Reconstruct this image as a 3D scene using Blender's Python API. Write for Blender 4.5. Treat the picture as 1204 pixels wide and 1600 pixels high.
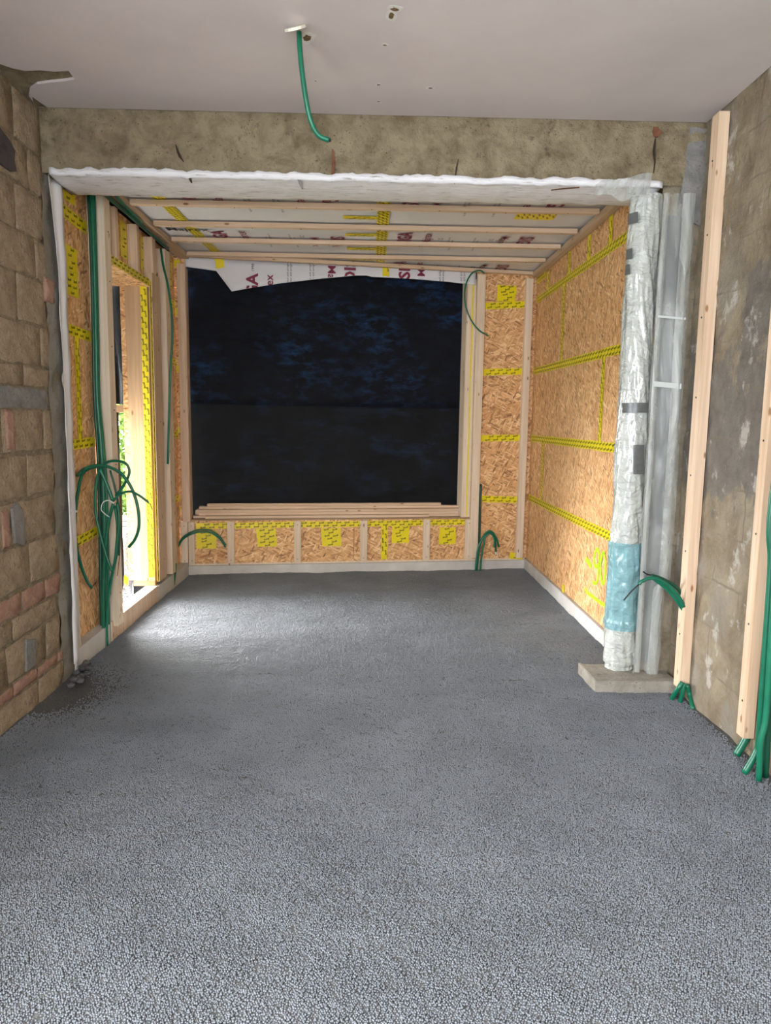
import bpy, bmesh, math, random
import numpy as np
from mathutils import Vector, Matrix
random.seed(7); rng = np.random.default_rng(7)
S = bpy.context.scene; COL = S.collection
for o in list(bpy.data.objects): bpy.data.objects.remove(o)

# ------------------------------------------------------------------ camera
F = 1120.0; H = 1.47
def _n(v): return v/np.linalg.norm(v)
UPc = -_n(np.array([(480-602)/F, (9400-800)/F, 1.0]))
_y0 = 800-((480-602)*(580-602)+F*F)/(9400-800)
Yc = _n(np.array([(580-602)/F, (_y0-800)/F, 1.0])); Xc = np.cross(Yc, UPc)
if Xc[0] < 0: Xc = -Xc
R = np.array([Xc, Yc, UPc])
cam = bpy.data.cameras.new('camera'); camo = bpy.data.objects.new('camera', cam); COL.objects.link(camo)
r_, u_, b_ = R@np.array([1., 0, 0]), R@np.array([0, -1., 0]), -(R@np.array([0, 0, 1.]))
M = Matrix(((r_[0], u_[0], b_[0], 0), (r_[1], u_[1], b_[1], 0), (r_[2], u_[2], b_[2], H), (0, 0, 0, 1)))
camo.matrix_world = M
cam.sensor_fit = 'VERTICAL'; cam.sensor_height = 24; cam.lens = F/1600*24; cam.clip_start = .05; cam.clip_end = 200
S.camera = camo

# ------------------------------------------------------------------ light
S.view_settings.view_transform = 'Standard'; S.view_settings.look = 'None'
S.view_settings.gamma = 1; S.view_settings.use_curve_mapping = False
S.view_settings.exposure = 1.78
w = bpy.data.worlds.new('overcast_sky'); S.world = w; w.use_nodes = True
nt = w.node_tree; nt.nodes.clear()
out = nt.nodes.new('ShaderNodeOutputWorld'); bg = nt.nodes.new('ShaderNodeBackground')
tc = nt.nodes.new('ShaderNodeTexCoord'); sp = nt.nodes.new('ShaderNodeSeparateXYZ'); cr = nt.nodes.new('ShaderNodeValToRGB')
nt.links.new(tc.outputs['Generated'], sp.inputs[0]); nt.links.new(sp.outputs['Z'], cr.inputs[0])
cr.color_ramp.elements[0].position = 0.0; cr.color_ramp.elements[0].color = (.84, .89, .97, 1)
cr.color_ramp.elements[1].position = 0.7; cr.color_ramp.elements[1].color = (1, 1, 1, 1)
nt.links.new(cr.outputs[0], bg.inputs[0]); bg.inputs[1].default_value = 6.0
nt.links.new(bg.outputs[0], out.inputs[0])
sun = bpy.data.lights.new('hazy_sun', 'SUN'); sun.energy = 13; sun.angle = math.radians(75); sun.color = (1.0, .98, .95)
suno = bpy.data.objects.new('hazy_sun', sun); COL.objects.link(suno); suno.rotation_euler = Vector((.80, -.42, -.40)).to_track_quat('-Z', 'Y').to_euler()
def portal(name, loc, direction, sx, sy):
    l = bpy.data.lights.new(name, 'AREA'); l.shape = 'RECTANGLE'; l.size = sx; l.size_y = sy; l.cycles.is_portal = True
    o = bpy.data.objects.new(name, l); COL.objects.link(o); o.location = loc
    o.rotation_euler = Vector(direction).to_track_quat('-Z', 'Y').to_euler()
portal('window_portal', (.2, -1.62, 1.55), (0, 1, 0), 1.8, 1.7)
portal('side_window_portal', (-1.72, -.15, 1.45), (1, 0, 0), 2.7, 2.3)
portal('doorway_portal', (-2.02, 5.3, .86), (1, 0, 0), 1.4, 1.25)

# ------------------------------------------------------------------ helpers
def ray(px, py): return R@np.array([(px-602)/F, (py-800)/F, 1.0])
CAM = np.array([0, 0, H])
def WX(px, py, x): r = ray(px, py); return Vector(CAM+r*(x/r[0]))
def WY(px, py, y): r = ray(px, py); return Vector(CAM+r*(y/r[1]))
def WZ(px, py, z): r = ray(px, py); return Vector(CAM+r*((z-H)/r[2]))
class Fr:
    def __init__(s, O, U, V):
        s.O = Vector(O); s.U = Vector(U).normalized(); s.V = Vector(V).normalized(); s.N = s.U.cross(s.V)
    def P(s, u, v, n=0): return s.O+s.U*u+s.V*v+s.N*n
    def uv(s, px, py):
        r = Vector(ray(px, py)); c = Vector(CAM); t = (s.O-c).dot(s.N)/r.dot(s.N); p = c+r*t-s.O
        return p.dot(s.U), p.dot(s.V)
    def mat(s, u=0, v=0, n=0):   # local x=U, y=-N(depth), z=V
        p = s.P(u, v, n); U, D, V = s.U, -s.N, s.V
        return Matrix(((U.x, D.x, V.x, p.x), (U.y, D.y, V.y, p.y), (U.z, D.z, V.z, p.z), (0, 0, 0, 1)))
def link(name, me, mat=None, parent=None, mw=None):
    o = bpy.data.objects.new(name, me); COL.objects.link(o)
    if mat is not None:
        me.materials.clear(); me.materials.append(mat)
    if mw is not None: o.matrix_world = mw
    if parent is not None:
        par(o, parent)
    return o
_W = {}
def wm(o): return o.matrix_world if o.parent is None else _W.get(o.name, o.matrix_world)
def par(o, p):
    m = o.matrix_world.copy(); o.parent = p; o.matrix_parent_inverse = wm(p).inverted(); _W[o.name] = m
    return o
def tag(o, label=None, cat=None, group=None, kind=None):
    if label: o['label'] = label
    if cat: o['category'] = cat
    if group: o['group'] = group
    if kind: o['kind'] = kind
    return o
def me_from(verts, faces, name='m', smooth=False):
    me = bpy.data.meshes.new(name); me.from_pydata([tuple(v) for v in verts], [], faces); me.update()
    if smooth: me.polygons.foreach_set('use_smooth', [True]*len(me.polygons))
    return me
def box_me(x0, x1, y0, y1, z0, z1, bev=.0015, name='box'):
    bm = bmesh.new(); bmesh.ops.create_cube(bm, size=1)
    for v in bm.verts: v.co = Vector(((x0+x1)/2+v.co.x*(x1-x0), (y0+y1)/2+v.co.y*(y1-y0), (z0+z1)/2+v.co.z*(z1-z0)))
    if bev: bmesh.ops.bevel(bm, geom=bm.edges[:], offset=bev, segments=1, affect='EDGES')
    me = bpy.data.meshes.new(name); bm.to_mesh(me); bm.free(); return me
def box(name, x, y, z, mat, parent=None, bev=.0015, fr=None):
    """axis box; origin at its base centre; local z is its longest run when vertical"""
    cx, cy, z0 = (x[0]+x[1])/2, (y[0]+y[1])/2, z[0]
    me = box_me(x[0]-cx, x[1]-cx, y[0]-cy, y[1]-cy, 0, z[1]-z[0], bev, name)
    mw = Matrix.Translation((cx, cy, z0))
    if fr is not None:   # coordinates are (u, n, v) in the frame
        mw = fr.mat(cx, z0, -cy)
    return link(name, me, mat, parent, mw)
def bar(name, p0, p1, wdir, wid, dep, mat, parent=None, bev=.0015):
    """board from p0 to p1 along local z; wid along wdir, dep across; p0,p1 = axis centres"""
    p0, p1 = Vector(p0), Vector(p1); Z = (p1-p0); L = Z.length; Z.normalize()
    X = Vector(wdir); X = (X-Z*X.dot(Z)).normalized(); Y = Z.cross(X)
    me = box_me(-wid/2, wid/2, -dep/2, dep/2, 0, L, bev, name)
    mw = Matrix(((X.x, Y.x, Z.x, p0.x), (X.y, Y.y, Z.y, p0.y), (X.z, Y.z, Z.z, p0.z), (0, 0, 0, 1)))
    return link(name, me, mat, parent, mw)
def spline(pts, k=6):
    P = [Vector(p) for p in pts]; P = [P[0]*2-P[1]]+P+[P[-1]*2-P[-2]]; o = []
    for i in range(1, len(P)-2):
        a, b, c, d = P[i-1:i+3]
        for j in range(k):
            t = j/k; o.append(.5*((2*b)+(c-a)*t+(2*a-5*b+4*c-d)*t*t+(3*b-a-3*c+d)*t**3))
    o.append(P[-2]); return o
def tube_me(pts, r, k=6, sides=8, ring=0.0):
    pts = spline(pts, k); V = []; Fs = []; n = len(pts); prev = None
    for i, p in enumerate(pts):
        t = (pts[min(i+1, n-1)]-pts[max(i-1, 0)]).normalized()
        if prev is None: a = t.orthogonal().normalized()
        else: a = (prev-t*prev.dot(t)).normalized()
        prev = a; b = t.cross(a)
        for s in range(sides):
            q = 2*math.pi*s/sides; V.append(p+(a*math.cos(q)+b*math.sin(q))*r)
    for i in range(n-1):
        for s in range(sides):
            Fs.append((i*sides+s, i*sides+(s+1) % sides, (i+1)*sides+(s+1) % sides, (i+1)*sides+s))
    # open end: recessed dark mouth
    Fs.append(tuple(range(sides))[::-1]); Fs.append(tuple((n-1)*sides+s for s in range(sides)))
    return V, Fs, pts
def tube(name, pts, r, mat, parent=None, k=6, sides=8):
    pts = [Vector(p) for p in pts]; o0 = pts[0].copy()
    V, Fs, _ = tube_me(pts, r, k, sides)
    me = me_from([v-o0 for v in V], Fs, name, True)
    return link(name, me, mat, parent, Matrix.Translation(o0))
def vnoise(x, y, seed=0):
    xi = np.floor(x).astype(np.int64); yi = np.floor(y).astype(np.int64); xf = x-xi; yf = y-yi
    def h(a, b):
        n = (a*374761393+b*668265263+seed*1274126177) & 0x7fffffff
        n = ((n ^ (n >> 13))*1103515245) & 0x7fffffff
        return ((n ^ (n >> 16)) & 0xffff)/65535.0
    u = xf*xf*(3-2*xf); v = yf*yf*(3-2*yf)
    return (h(xi, yi)*(1-u)+h(xi+1, yi)*u)*(1-v)+(h(xi, yi+1)*(1-u)+h(xi+1, yi+1)*u)*v
def fbm(x, y, o=4, seed=0):
    s = 0; a = 1; t = 0
    for i in range(o): s = s+a*vnoise(x*2**i, y*2**i, seed+i*17); t += a; a *= .5
    return s/t
def grid_me(nu, nv, fn, name='g', smooth=True):
    V = [fn(i/(nu-1), j/(nv-1)) for j in range(nv) for i in range(nu)]
    Fs = [(j*nu+i, j*nu+i+1, (j+1)*nu+i+1, (j+1)*nu+i) for j in range(nv-1) for i in range(nu-1)]
    return me_from(V, Fs, name, smooth)
def n1(a, b=0., s=0): return float(fbm(np.array([a*1.0]), np.array([b*1.0]), 3, s)[0])

# ------------------------------------------------------------------ materials
class Mat:
    def __init__(s, name, rough=.6, spec=.4):
        s.m = bpy.data.materials.new(name); s.m.use_nodes = True; s.t = s.m.node_tree
        s.b = s.t.nodes['Principled BSDF']; s.b.inputs['Roughness'].default_value = rough
        s.b.inputs['Specular IOR Level'].default_value = spec
        s.tc = s.t.nodes.new('ShaderNodeTexCoord'); s.src = s.tc.outputs['Object']
    def n(s, k, **kw):
        x = s.t.nodes.new(k)
        for a, v in kw.items(): setattr(x, a, v)
        return x
    def l(s, a, b): s.t.links.new(a, b)
    def mapn(s, scale=(1, 1, 1), rot=(0, 0, 0), src=None, rnd=False):
        m = s.n('ShaderNodeMapping'); m.inputs['Scale'].default_value = scale; m.inputs['Rotation'].default_value = rot
        if rnd:
            oi = s.n('ShaderNodeObjectInfo'); ml = s.n('ShaderNodeMath', operation='MULTIPLY'); ml.inputs[1].default_value = 37
            s.l(oi.outputs['Random'], ml.inputs[0]); cb = s.n('ShaderNodeCombineXYZ')
            for i in range(3): s.l(ml.outputs[0], cb.inputs[i])
            ad = s.n('ShaderNodeVectorMath', operation='ADD'); s.l(src or s.src, ad.inputs[0]); s.l(cb.outputs[0], ad.inputs[1]); s.l(ad.outputs[0], m.inputs[0])
        else: s.l(src or s.src, m.inputs[0])
        return m.outputs[0]
    def noise(s, v, scale=5, det=4, rough=.55, dist=0):
        x = s.n('ShaderNodeTexNoise'); x.inputs['Scale'].default_value = scale; x.inputs['Detail'].default_value = det
        x.inputs['Roughness'].default_value = rough; x.inputs['Distortion'].default_value = dist; s.l(v, x.inputs['Vector']); return x.outputs['Fac']
    def voro(s, v, scale=5, feat='F1', outp='Distance', rnd=1):
        x = s.n('ShaderNodeTexVoronoi', feature=feat); x.inputs['Scale'].default_value = scale; x.inputs['Randomness'].default_value = rnd
        s.l(v, x.inputs['Vector']); return x.outputs[outp]
    def ramp(s, v, *st):
        x = s.n('ShaderNodeValToRGB'); e = x.color_ramp.elements
        while len(e) < len(st): e.new(.5)
        for i, (p, c) in enumerate(st):
            e[i].position = p; e[i].color = (*c, 1) if hasattr(c, '__len__') else (c, c, c, 1)
        s.l(v, x.inputs[0]); return x.outputs[0]
    def mix(s, f, a, b, mode='MIX'):
        x = s.n('ShaderNodeMix', data_type='RGBA', blend_type=mode)
        for i, v in ((0, f), (6, a), (7, b)):
            if isinstance(v, (int, float)): x.inputs[i].default_value = v
            elif isinstance(v, tuple): x.inputs[i].default_value = (*v, 1)
            else: s.l(v, x.inputs[i])
        return x.outputs[2]
    def col(s, c):
        if isinstance(c, tuple): s.b.inputs['Base Color'].default_value = (*c, 1)
        else: s.l(c, s.b.inputs['Base Color'])
        return s
    def rgh(s, v): s.l(v, s.b.inputs['Roughness']); return s
    def bump(s, h, strength=.5, dist=.01):
        x = s.n('ShaderNodeBump'); x.inputs['Strength'].default_value = strength; x.inputs['Distance'].default_value = dist
        s.l(h, x.inputs['Height'])
        pn = s.b.inputs['Normal']
        if pn.is_linked: s.l(pn.links[0].from_socket, x.inputs['Normal'])
        s.l(x.outputs[0], pn); return s
    def alpha(s, a, tint=(1, 1, 1)):
        tr = s.n('ShaderNodeBsdfTransparent'); tr.inputs[0].default_value = (*tint, 1); mx = s.n('ShaderNodeMixShader')
        if isinstance(a, (int, float)): mx.inputs[0].default_value = a
        else: s.l(a, mx.inputs[0])
        s.l(tr.outputs[0], mx.inputs[1]); s.l(s.b.outputs[0], mx.inputs[2])
        s.l(mx.outputs[0], s.t.nodes['Material Output'].inputs[0]); return s

def wood(name, ca, cb, knot=True, axis=2):
    m = Mat(name, .62, .25); sc = [38, 38, 38]; sc[axis] = 1.6
    v = m.mapn(tuple(sc), rnd=True); g = m.noise(v, 1, 3, .5, .6)
    c = m.ramp(g, (.3, ca), (.7, cb))
    oi = m.n('ShaderNodeObjectInfo'); tn = m.ramp(oi.outputs['Random'], (0, (.86, .84, .80)), (1, (1.0, 1.0, 1.0)))
    c = m.mix(1.0, c, tn, 'MULTIPLY')
    if knot:
        sk = [14, 14, 14]; sk[axis] = 5.5
        k = m.voro(m.mapn(tuple(sk), rnd=True), 1); kk = m.ramp(k, (.07, 1.0), (.13, 0.0))
        c = m.mix(kk, c, (.30, .15, .07))
    m.col(c); m.bump(g, .15, .002); return m.m
PINE = wood('pine', (.60, .42, .28), (.78, .60, .44))
PINE_PALE = wood('planed_pale_pine', (.70, .56, .41), (.84, .71, .56))
PINE_X = wood('pine_along_x', (.62, .45, .31), (.80, .62, .47), axis=0)
BOARD = wood('solid_wood_board', (.52, .34, .20), (.66, .46, .30))
def osb(name, nrm, along):
    m = Mat(name, .55, .35)
    def lay(rot, la, ac, sc=1):
        s_ = [ac, ac, ac]; s_[along] = la; s_[nrm] = 30; r = [0, 0, 0]; r[nrm] = rot
        v = m.mapn((1, 1, 1), tuple(r), rnd=True); v2 = m.mapn(tuple(s_), src=v)
        x = m.n('ShaderNodeTexVoronoi', feature='F1'); x.inputs['Scale'].default_value = sc; x.inputs['Randomness'].default_value = 1
        m.l(v2, x.inputs['Vector']); sep = m.n('ShaderNodeSeparateColor'); m.l(x.outputs['Color'], sep.inputs[0]); return sep.outputs[0], sep.outputs[1], x.outputs['Distance']
    a = lay(.3, 13, 75); b = lay(-.45, 15, 90); c = lay(1.1, 18, 80)
    pal = ((0, (.19, .08, .027)), (.10, (.42, .20, .08)), (.35, (.65, .345, .145)), (.7, (.77, .45, .205)), (1, (.95, .70, .40)))
    ca, cb, cc = m.ramp(a[0], *pal), m.ramp(b[0], *pal), m.ramp(c[0], *pal)
    s1 = m.ramp(b[1], (.50, 0.), (.53, 1.)); s2 = m.ramp(c[1], (.74, 0.), (.77, 1.))
    col = m.mix(s2, m.mix(s1, ca, cb), cc)
    g = m.noise(m.mapn(rnd=True), 3, 3); col = m.mix(.2, col, m.ramp(g, (.35, (.56, .30, .13)), (.65, (.82, .50, .25))))
    m.col(col); h = m.mix(s2, m.mix(s1, a[0], b[0]), c[0]); m.bump(h, .3, .003); return m.m
OSB_SIDE = osb('osb_strands_upright', 0, 2); OSB_BACK = osb('osb_strands_level', 1, 0)
def flat(name, c, rough=.6, spec=.4, var=.0, nsc=6, bmp=0, bsc=60):
    m = Mat(name, rough, spec)
    if var: m.col(m.ramp(m.noise(m.src, nsc, 5), (.3, tuple(x*(1-var) for x in c)), (.7, tuple(min(1, x*(1+var)) for x in c))))
    else: m.col(c)
    if bmp: m.bump(m.noise(m.src, bsc, 4), bmp, .005)
    return m.m
TAPE = flat('yellow_tape', (.80, .66, .012), .35, .4, .06, 9)
INK = flat('black_print', (.035, .03, .015), .6)
WINE = flat('wine_red_print', (.20, .018, .05), .6)
GREYINK = flat('dark_grey_print', (.06, .05, .06), .6)
GREEN = flat('green_conduit', (.004, .125, .065), .33, .5, .12, 14)
GREEN2 = flat('light_green_conduit', (.006, .14, .075), .33, .5, .12, 14)
GREEN3 = flat('deep_green_conduit', (.003, .065, .035), .38, .5, .12, 14)
BLACK = flat('black_cable', (.01, .01, .01), .4)
WHITEPL = flat('white_plastic', (.75, .75, .73), .4)
NEON = flat('neon_yellow_paint', (.46, .90, .02), .5, .3, .12, 30)
SOLE = flat('whitened_timber', (.56, .54, .51), .7, .2, .12, 5, .3, 40)
DUCT = flat('grey_duct_tape', (.10, .105, .10), .32, .5, .2, 30, .4, 25)
def plaster():
    m = Mat('ceiling_plaster', .75, .25); n_ = m.noise(m.src, 2.2, 4); c = m.ramp(n_, (.3, (.58, .52, .515)), (.7, (.64, .58, .57)))
    m.col(c); m.bump(m.noise(m.src, 90, 2), .06, .002); return m.m
PLASTER = plaster()
def concrete(name, a, b, dark, sc=6, pits=True, bstr=.6):
    m = Mat(name, .85, .2); v = m.src
    c = m.ramp(m.noise(v, sc, 9, .68, .4), (.36, a), (.60, b))
    st = m.ramp(m.noise(v, sc*2.7, 6, .7), (.56, 0.), (.72, .75)); c = m.mix(st, c, dark)
    if pits:
        p = m.ramp(m.voro(v, 46), (.07, .85), (.2, 0.)); pm = m.ramp(m.noise(v, 9, 3), (.46, 0.), (.58, 1.))
        c = m.mix(m.mix(1., p, pm, 'MULTIPLY'), c, tuple(x*.35 for x in dark))
    m.col(c); m.bump(m.noise(v, sc*3, 8, .65), bstr, .02); m.bump(m.noise(v, 130, 3), .6, .004); return m.m
BEAMC = concrete('board_marked_concrete', (.17, .13, .078), (.30, .25, .16), (.085, .065, .04), 8, True, 1.)
MORTAR = concrete('grey_mortar', (.17, .165, .15), (.26, .25, .235), (.10, .095, .085), 9)
PINKB = concrete('red_brick_dusty', (.31, .17, .125), (.42, .26, .19), (.28, .19, .13), 14)
BLOCKM = concrete('pumice_block', (.30, .225, .145), (.43, .335, .225), (.15, .105, .065), 15, True, 1.)
BEDM = concrete('crumbly_bed_mortar', (.20, .155, .10), (.31, .25, .165), (.05, .037, .025), 16, True, 1.)
PLINTHC = concrete('plinth_concrete', (.25, .23, .19), (.36, .33, .28), (.14, .12, .10), 8)
def rightwall():
    m = Mat('patched_render', .85, .2); v = m.src
    c = m.ramp(m.noise(v, 5, 10, .68, .4), (.34, (.19, .148, .095)), (.62, (.34, .28, .195)))
    c = m.mix(m.ramp(m.noise(m.mapn((1, 1, .6)), 3, 6, .6), (.5, 0.), (.62, .55)), c, (.27, .25, .215))
    c = m.mix(m.ramp(m.noise(v, 26, 6, .7), (.58, 0.), (.76, .7)), c, (.24, .19, .13))
    sz = m.n('ShaderNodeSeparateXYZ'); m.l(v, sz.inputs[0])
    zz = m.n('ShaderNodeMapRange'); zz.inputs['From Min'].default_value = 0; zz.inputs['From Max'].default_value = 3; m.l(sz.outputs[2], zz.inputs['Value'])
    bw = m.ramp(zz.outputs[0], (.10, .30), (.30, .44), (.42, .66), (.72, .62), (.80, .30))
    nz = m.noise(m.mapn((1, 1.2, .8)), 2.6, 9, .66, .3); ad = m.n('ShaderNodeMath', operation='ADD'); m.l(nz, ad.inputs[0]); m.l(bw, ad.inputs[1])
    g = None
    mr = m.n('ShaderNodeMapRange'); mr.inputs['From Min'].default_value = 1.06; mr.inputs['From Max'].default_value = 1.11; m.l(ad.outputs[0], mr.inputs['Value']); g = mr.outputs[0]
    c = m.mix(g, c, m.ramp(m.noise(v, 12, 6, .65), (.3, (.145, .125, .102)), (.7, (.22, .198, .167))))
    wv = m.ramp(m.noise(m.mapn((1, 1, .8)), 6.5, 7, .68), (.575, 0.), (.64, .8)); c = m.mix(wv, c, (.50, .46, .40))
    # faint block joints of the masonry below the render
    br = m.n('ShaderNodeTexBrick'); br.inputs['Scale'].default_value = 1; br.inputs['Mortar Size'].default_value = .006
    br.inputs['Brick Width'].default_value = .5; br.inputs['Row Height'].default_value = .235; br.inputs['Color1'].default_value = (0, 0, 0, 1)
    br.inputs['Color2'].default_value = (0, 0, 0, 1); br.inputs['Mortar'].default_value = (1, 1, 1, 1)
    dn = m.n('ShaderNodeTexNoise'); dn.inputs['Scale'].default_value = 7; m.l(v, dn.inputs['Vector'])
    vm = m.n('ShaderNodeVectorMath', operation='MULTIPLY_ADD'); vm.inputs[1].default_value = (.03, .03, .03); m.l(dn.outputs['Color'], vm.inputs[0]); m.l(v, vm.inputs[2])
    sx = m.n('ShaderNodeSeparateXYZ'); cb = m.n('ShaderNodeCombineXYZ'); m.l(vm.outputs[0], sx.inputs[0]); m.l(sx.outputs[1], cb.inputs[0]); m.l(sx.outputs[2], cb.inputs[1]); m.l(cb.outputs[0], br.inputs['Vector'])
    jm = m.mix(1., br.outputs['Color'], m.ramp(m.noise(v, 5, 4), (.45, 0.), (.6, .75)), 'MULTIPLY')
    c = m.mix(jm, c, (.20, .165, .12))
    m.col(c); m.bump(m.noise(v, 18, 9, .7), .9, .022); m.bump(m.noise(v, 140, 3), .4, .003); m.bump(m.mix(1., (1., 1., 1.), jm, 'SUBTRACT'), .35, .004); return m.m
RWALL = rightwall()
def membrane(name, c, dots=True):
    m = Mat(name, .45, .4); col = m.ramp(m.noise(m.src, 3, 3), (.3, tuple(x*.95 for x in c)), (.7, c))
    if dots:
        d = m.ramp(m.voro(m.src, 13, rnd=.25), (.035, .55), (.06, 0.)); col = m.mix(d, col, (.25, .25, .28))
    m.col(col); m.bump(m.noise(m.src, 9, 4), .35, .01); return m.m
MEMB = membrane('printed_membrane_sheet', (.70, .70, .73)); FLEECE = membrane('white_fleece_membrane', (.74, .735, .75), False)
def paintedlip():
    m = Mat('white_smeared_fleece', .7, .3); v = m.mapn((3, 14, 30)); n_ = m.noise(v, 3, 7, .68)
    m.col(m.ramp(n_, (.33, (.34, .31, .28)), (.41, (.72, .71, .72)), (.7, (.84, .84, .86)))); m.bump(n_, .5, .008); return m.m
LIP = paintedlip()
def tarpmat():
    m = Mat('mottled_blue_black_cloth', .65, .14); v = m.mapn((1, 1, 2.2)); a = m.noise(v, 6.5, 9, .72, .1); b = m.noise(m.mapn((1, 1, 1.4)), 2.0, 4)
    k = m.ramp(a, (.47, 0.), (.72, 1.)); q = m.ramp(b, (.42, .06), (.64, 1.)); k = m.mix(1., k, q, 'MULTIPLY')
    sz = m.n('ShaderNodeSeparateXYZ'); m.l(m.tc.outputs['Generated'], sz.inputs[0])
    base = m.ramp(m.noise(m.src, 7, 5), (.3, (.0015, .002, .0045)), (.7, (.0045, .0055, .010)))
    m.col(m.mix(k, base, (.012, .050, .14))); m.bump(m.noise(m.mapn((1, 1, 3)), 3, 3), .4, .03); m.bump(m.noise(m.src, 300, 1), .1, .001); return m.m
TARP = tarpmat()
def tarplow():
    m = Mat('dull_black_cloth', .62, .16); a = m.noise(m.mapn((1, 1, 2.5)), 3, 8, .66); q = m.ramp(m.noise(m.src, 1.3, 3), (.42, 0.), (.66, .7))
    k = m.mix(1., m.ramp(a, (.5, 0.), (.75, 1.)), q, 'MULTIPLY')
    m.col(m.mix(k, m.ramp(m.noise(m.src, 5, 5), (.3, (.0022, .0026, .004)), (.7, (.006, .0065, .0085))), (.013, .04, .10))); m.bump(m.noise(m.mapn((1, 1, 2.5)), 3, 4), .5, .03); return m.m
TARPL = tarplow()
def foil(name, c, rough=.25, metal=0., a=None, vs=70, bs=.9, tint=(1, 1, 1), spec=.6, big=.9, coat=0):
    m = Mat(name, rough, spec); m.b.inputs['Metallic'].default_value = metal
    if coat: m.b.inputs['Coat Weight'].default_value = coat; m.b.inputs['Coat Roughness'].default_value = .06
    m.col(m.ramp(m.noise(m.src, 14, 4), (.3, tuple(x*.85 for x in c)), (.7, c)))
    m.bump(m.noise(m.mapn((1, 1, 1.8)), 11, 4, .55, 1.6), big, .03); m.bump(m.voro(m.src, vs), bs, .003)
    if a is not None: m.alpha(a, tint)
    return m.m
BUBBLE = foil('bubble_wrap', (.63, .66, .61), .22, 0., .82, 60, .55, spec=.8, big=.8, coat=1.); BLUEF = foil('blue_tinted_wrap', (.26, .56, .62), .2, 0., .55, 60, .5, (.85, .97, 1), .8, .8, 1.)
PILLM = flat('painted_steel_column', (.45, .47, .45), .5)
def sheetmat(nm='milky_plastic_sheet', lo=.14, hi=.42):
    m = Mat(nm, .24, .6); m.col((.56, .585, .545)); n_ = m.noise(m.mapn((2.2, 2.2, .5)), 4, 5, .6, .8); m.bump(n_, .8, .03)
    m.alpha(m.ramp(n_, (.35, lo), (.62, hi))); return m.m
SHEET = sheetmat(); SHEET2 = sheetmat('folded_plastic', .25, .55)
BLACKF = foil('black_plastic_film', (.012, .012, .012), .55, 0., None, 3, .1, spec=.12, big=.3)
SILVER = foil('silver_bubble_foil', (.30, .31, .34), .35, .7, None, 60, 1.)
GREYPANEL = flat('grey_board', (.13, .14, .137), .55, .3, .15, 5)
def beadm():
    m = Mat('cement_coated_bead', .38, .5); m.col(m.ramp(m.noise(m.src, 2.5, 6, .65), (.3, (.125, .138, .155)), (.7, (.178, .195, .217)))); return m.m
BEAD = beadm()
def floorm():
    m = Mat('bead_screed', .7, .3); vr = m.voro(m.src, 155); c = m.ramp(vr, (.25, (.15, .152, .15)), (.6, (.085, .087, .088)))
    fm = m.ramp(m.noise(m.src, 2.5, 5), (.35, .85), (.65, 1.1)); m.col(m.mix(1., c, fm, 'MULTIPLY')); m.bump(vr, -.7, .004); m.bump(m.noise(m.src, 30, 6), .3, .006); return m.m
FLOORM = floorm()
GRASS = flat('ground_outside', (.30, .31, .25), .9, .2, .3, 3, .5, 20)
LEAF = Mat('spring_leaf', .5, .4); LEAF.col(LEAF.ramp(LEAF.noise(LEAF.src, 5, 4), (.3, (.05, .12, .01)), (.7, (.17, .27, .04)))); LEAF.b.inputs['Transmission Weight'].default_value = 0; LEAF = LEAF.m

# ------------------------------------------------------------------ room shell
XL, XR, YB, ZC, BZ = -1.70, 1.72, 3.905, 3.01, 2.70      # room left/right, beam face, ceiling, beam underside
BL = Vector((-1.739, 6.617, 0)); BR = Vector((1.556, 7.08, 0))
fB = Fr(BL, BR-BL, (0, 0, 1)); WB = (BR-BL).length
XA = -1.76; XRA = 1.575; ZM = 2.885                        # annex OSB left, right, membrane ceiling
fLr = Fr((XL, 0, 0), (0, 1, 0), (0, 0, 1)); fL = Fr((XA, 0, 0), (0, 1, 0), (0, 0, 1)); fR = Fr((XRA, 0, 0), (0, -1, 0), (0, 0, 1)); fC = Fr((0, 0, ZM), (1, 0, 0), (0, -1, 0))
def hf(x, y):
    """height of the screed"""
    h = (fbm(x*1.1, y*1.1, 3, 3)-.5)*.022+(fbm(x*7, y*11, 3, 9)-.5)*.010
    h = h+.0035*np.sin(y*9+2*fbm(x*2, y*2, 2, 5)*4)
    yr = 3.97+.16*(fbm(x*4, x*0, 4, 21)-.5)
    h = h+np.tanh((y-yr)/.05)*.0045*np.exp(-np.abs(y-yr)*5)-.007*np.exp(-((y-yr)/.007)**2)*(fbm(x*5, y*0, 2, 8) > .64)
    return h-.006
nx, ny = 90, 190
xs = np.linspace(-1.72, 1.74, nx); ys = np.linspace(-1.65, 7.12, ny)
X_, Y_ = np.meshgrid(xs, ys); Zf = hf(X_, Y_)-.003
fv = [(X_[j, i], Y_[j, i], Zf[j, i]) for j in range(ny) for i in range(nx)]
ff = [(j*nx+i, j*nx+i+1, (j+1)*nx+i+1, (j+1)*nx+i) for j in range(ny-1) for i in range(nx-1)]
floor = link('floor', me_from(fv, ff, 'floor', True), FLOORM); tag(floor, kind='structure', label='grey bead-filled lightweight screed floor')
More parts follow.
